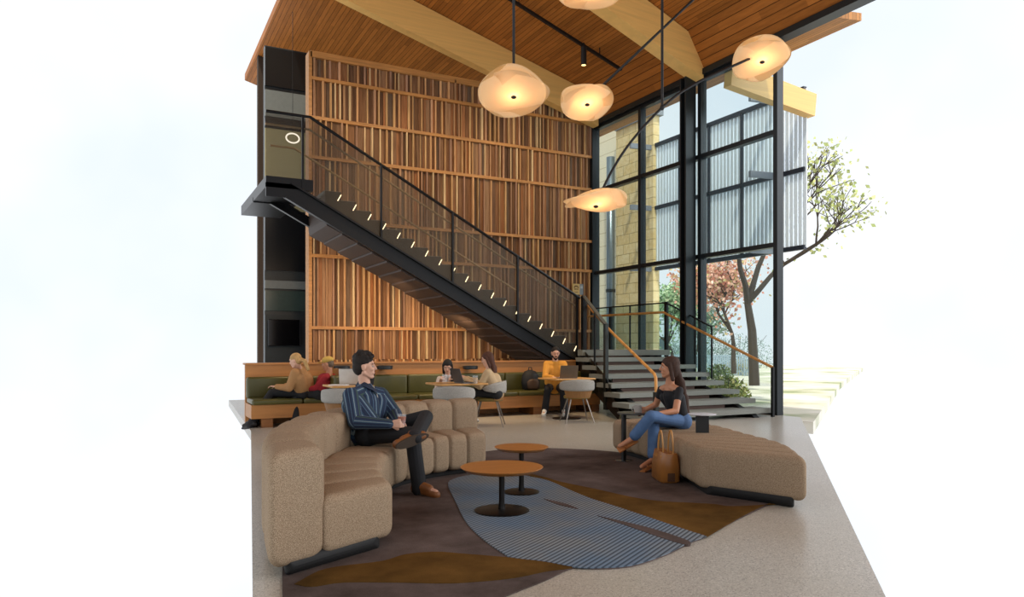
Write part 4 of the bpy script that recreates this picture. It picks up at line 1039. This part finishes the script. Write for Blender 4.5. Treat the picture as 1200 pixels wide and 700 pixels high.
# man in yellow
h = at(651, 414, 14.05); yw = atan2((-FW+RT*.1).y, (-FW+RT*.1).x)
J, f, l = sit(h, yw, 1.0, .06, .53)
J['wrL'] = at(657, 442.5, 13.62); J['wrR'] = at(648, 442.5, 13.62)
if (J['shL']-h).dot(RT) < 0: J['wrL'], J['wrR'] = J['wrR'], J['wrL']
for n in 'LR':
    sg = 1 if (J['sh'+n]-h).dot(RT) > 0 else -1
    J['kn'+n] = at(651+9*sg, 457, 13.75); J['an'+n] = at(651+9.5*sg-(3 if sg < 0 else 0), 481, 13.85); J['to'+n] = at(651+11*sg-(3 if sg < 0 else 0), 484.5, 13.7)
mn, P, M = person('bearded dark-haired man in a yellow-orange sweatshirt working on a laptop', J, f-UP*.35, UP, plain('yellow sweatshirt', '#d99a3e', .85), M_blackden, ('crop', hairmat('black crop', '#140e0b')), (plain('white trainer', '#dcd8d0', .6), plain('trainer sole', '#c9c4ba', .6)), M_skin, .01, topc=1.08)
blob('beard', [('c', P(.03, .055, -.05), P(.068, .0, -.1), .02, .024), ('c', P(.03, -.055, -.05), P(.068, .0, -.1), .02, .024), ('c', P(.085, -.02, -.04), P(.085, .02, -.04), .01, .01)], MATS['black crop'], mn, .007, 2)

# person in a tan coat, back to us
h = at(346, 423, 12.0); yw = atan2((-RT+FW*.1).y, (-RT+FW*.1).x)
J, f, l = sit(h, yw, 1.0, .1, .55)
J['pelvis'] = at(357, 460, 12.25); J['chest'] = at(356, 445, 12.2); J['neck'] = at(351, 432, 12.1)
for n, dx, dd_ in (('L', -1, -.15), ('R', 1, .15)): pass
for n in 'LR':
    sg = 1 if n == 'L' else -1; J['sh'+n] = J['neck']+l*(.18*sg)-UP*.07; J['hp'+n] = J['pelvis']+l*.1*sg; J['el'+n] = J['sh'+n]-UP*.24+f*.1; J['wr'+n] = J['el'+n]+f*.22+UP*.02
    J['kn'+n] = J['pelvis']+f*.5-FW*.1+l*.08*sg; J['an'+n] = J['kn'+n]-UP*(J['kn'+n].z-.08)-FW*.28+f*.24; J['to'+n] = J['an'+n]+f*.12-UP*.03
J['hair'] = [at(357, 423, 11.95), at(361, 433, 11.95)]
pc, P, M = person('person with a blond ponytail and loose tan coat sitting on the banquette', J, f-UP*.3, UP, plain('tan coat', '#a37a4e', .85), M_blackden, ('ponytail', hairmat('blond hair', '#b08e5c')), (M_black, M_black), M_skin, .011, topc=1.25)
# person with yellow cap
h = at(384, 427, 12.3); yw = atan2((-RT+FW*.1).y, (-RT+FW*.1).x)
J, f, l = sit(h, yw, 1.0, .04, .55)
J['pelvis'] = at(376, 461, 12.3); J['chest'] = at(380, 446, 12.3); J['neck'] = h-UP*.16+RT*.03
for n in 'LR':
    sg = 1 if n == 'L' else -1; J['sh'+n] = J['neck']+l*(.17*sg)-UP*.06; J['hp'+n] = J['pelvis']+l*.09*sg; J['el'+n] = J['sh'+n]-UP*.17+f*.17; J['wr'+n] = J['el'+n]+f*.2-UP*.03
    J['kn'+n] = J['pelvis']+f*.35+l*.12*sg-FW*.05; J['an'+n] = J['kn'+n]-UP*(J['kn'+n].z-.1)-FW*.1; J['to'+n] = J['an'+n]+f*.12-UP*.03
pc, P, M = person('person in a mustard cap and red top sitting beside the tan-coated person', J, f-UP*.15, UP, plain('red top', '#8e1a24', .85), M_blackden, ('crop', hairmat('grey hair', '#6a5a4a')), (M_black, M_black), M_skin2, .011)
cp = blob('cap', [('e', P(-.012, 0, .065), (.105, .09, .07), M)], plain('mustard cap', '#b99a4c', .8), pc, .009, 2)
MB().ell(P(.11, 0, .045), (.07, .06, .008), M).build('cap_brim', MATS['mustard cap'], cp, smooth=True)
# person in black hidden behind the striped-shirt man
h = at(423, 421, 11.95); yw = atan2(-FW.y, -FW.x)
J, f, l = sit(h, yw, 1.0, .02, .55)
J['elL'] = J['shL']-UP*.22+f*.12; 
person('dark-haired person in black mostly hidden behind the striped-shirt man', J, f+RT*.3, UP, plain('black jumper', '#101014', .85), M_blackden, ('short', hairmat('black hair', '#120c0a')), (M_black, M_black), M_skin, .011)
# ---------------------------------------------------------------- light
w = bpy.data.worlds.new('sky'); scene.world = w; w.use_nodes = True; nt = w.node_tree; nt.nodes.clear()
o = nt.nodes.new('ShaderNodeOutputWorld'); bg = nt.nodes.new('ShaderNodeBackground'); tc = nt.nodes.new('ShaderNodeTexCoord')
nz = nt.nodes.new('ShaderNodeTexNoise'); nz.inputs['Scale'].default_value = 2.2; nz.inputs['Detail'].default_value = 4
rp = nt.nodes.new('ShaderNodeValToRGB'); rp.color_ramp.elements[0].position = .35; rp.color_ramp.elements[0].color = (.8, .87, .95, 1)
rp.color_ramp.elements[1].position = .62; rp.color_ramp.elements[1].color = (1, 1, 1, 1)
nt.links.new(tc.outputs['Generated'], nz.inputs['Vector']); nt.links.new(nz.outputs['Fac'], rp.inputs[0]); nt.links.new(rp.outputs[0], bg.inputs[0])
bg.inputs[1].default_value = 1.12; nt.links.new(bg.outputs[0], o.inputs[0])
def lamp(name, typ, loc, energy, color, target=None, **kw):
    l = bpy.data.lights.new(name, typ); l.energy = energy; l.color = color
    for k, v_ in kw.items(): setattr(l, k, v_)
    ob = bpy.data.objects.new(name, l); COL.objects.link(ob); ob.location = loc
    if target is not None: ob.rotation_euler = (Vector(target)-Vector(loc)).to_track_quat('-Z', 'Y').to_euler()
    return ob
lamp('sun', 'SUN', (-12, -20, 40), 3.0, (1, .92, .76), target=(-12+.25*10, -20+.43*10, 40-8.7), angle=radians(2))
lamp('daylight', 'SUN', (30, -10, 20), 1.7, (.95, .97, 1), target=(22, -5.5, 16), angle=radians(38))
for x, y, z in ((4.3, 11.0, 7.5), (6.6, 11.2, 7.5)):
    lamp('ceiling_downlight', 'SPOT', (x, y, z), 1100, (1, .72, .42), target=(x+.2, 13.4, 1.0), spot_size=radians(50), spot_blend=.8, shadow_soft_size=.15)
for x, y, z in ((3.2, 13.5, 3.1), (4.6, 13.5, 2.4), (6.0, 13.5, 1.7)):  # unseen warm spots added to brighten the lower slatted wall
    lamp('lower_wall_fill', 'SPOT', (x, y, z), 130, (1, .7, .42), target=(x+.6, 16.4, 1.7), spot_size=radians(85), spot_blend=.9, shadow_soft_size=.2)
for x in (4.0, 6.4, 8.8):  # added fill spots without fittings, lifting the dark upper slats
    lamp('upper_wall_fill', 'SPOT', (x, 12.6, 7.3), 210, (1, .78, .5), target=(x+.1, 16.4, 5.0), spot_size=radians(75), spot_blend=.95, shadow_soft_size=.25)
lamp('floor_downlight', 'SPOT', (7.2, 9.5, 7.5), 500, (1, .8, .5), target=(6.8, 9.8, 0), spot_size=radians(45), spot_blend=.9, shadow_soft_size=.2)
# ---------------------------------------------------------------- camera
cam = bpy.data.cameras.new('camera'); co = bpy.data.objects.new('camera', cam); COL.objects.link(co)
co.location = (0, 0, EYE); co.rotation_euler = (pi/2, 0, -radians(27.6))
cam.sensor_width = 36; cam.lens = FOC/1200*36; cam.shift_y = 57/1200; cam.clip_end = 300; cam.clip_start = .05
scene.camera = co
scene.view_settings.view_transform = 'Standard'; scene.view_settings.look = 'None'; scene.view_settings.gamma = .97
scene.cycles.transparent_max_bounces = 24 if hasattr(scene, 'cycles') else 8
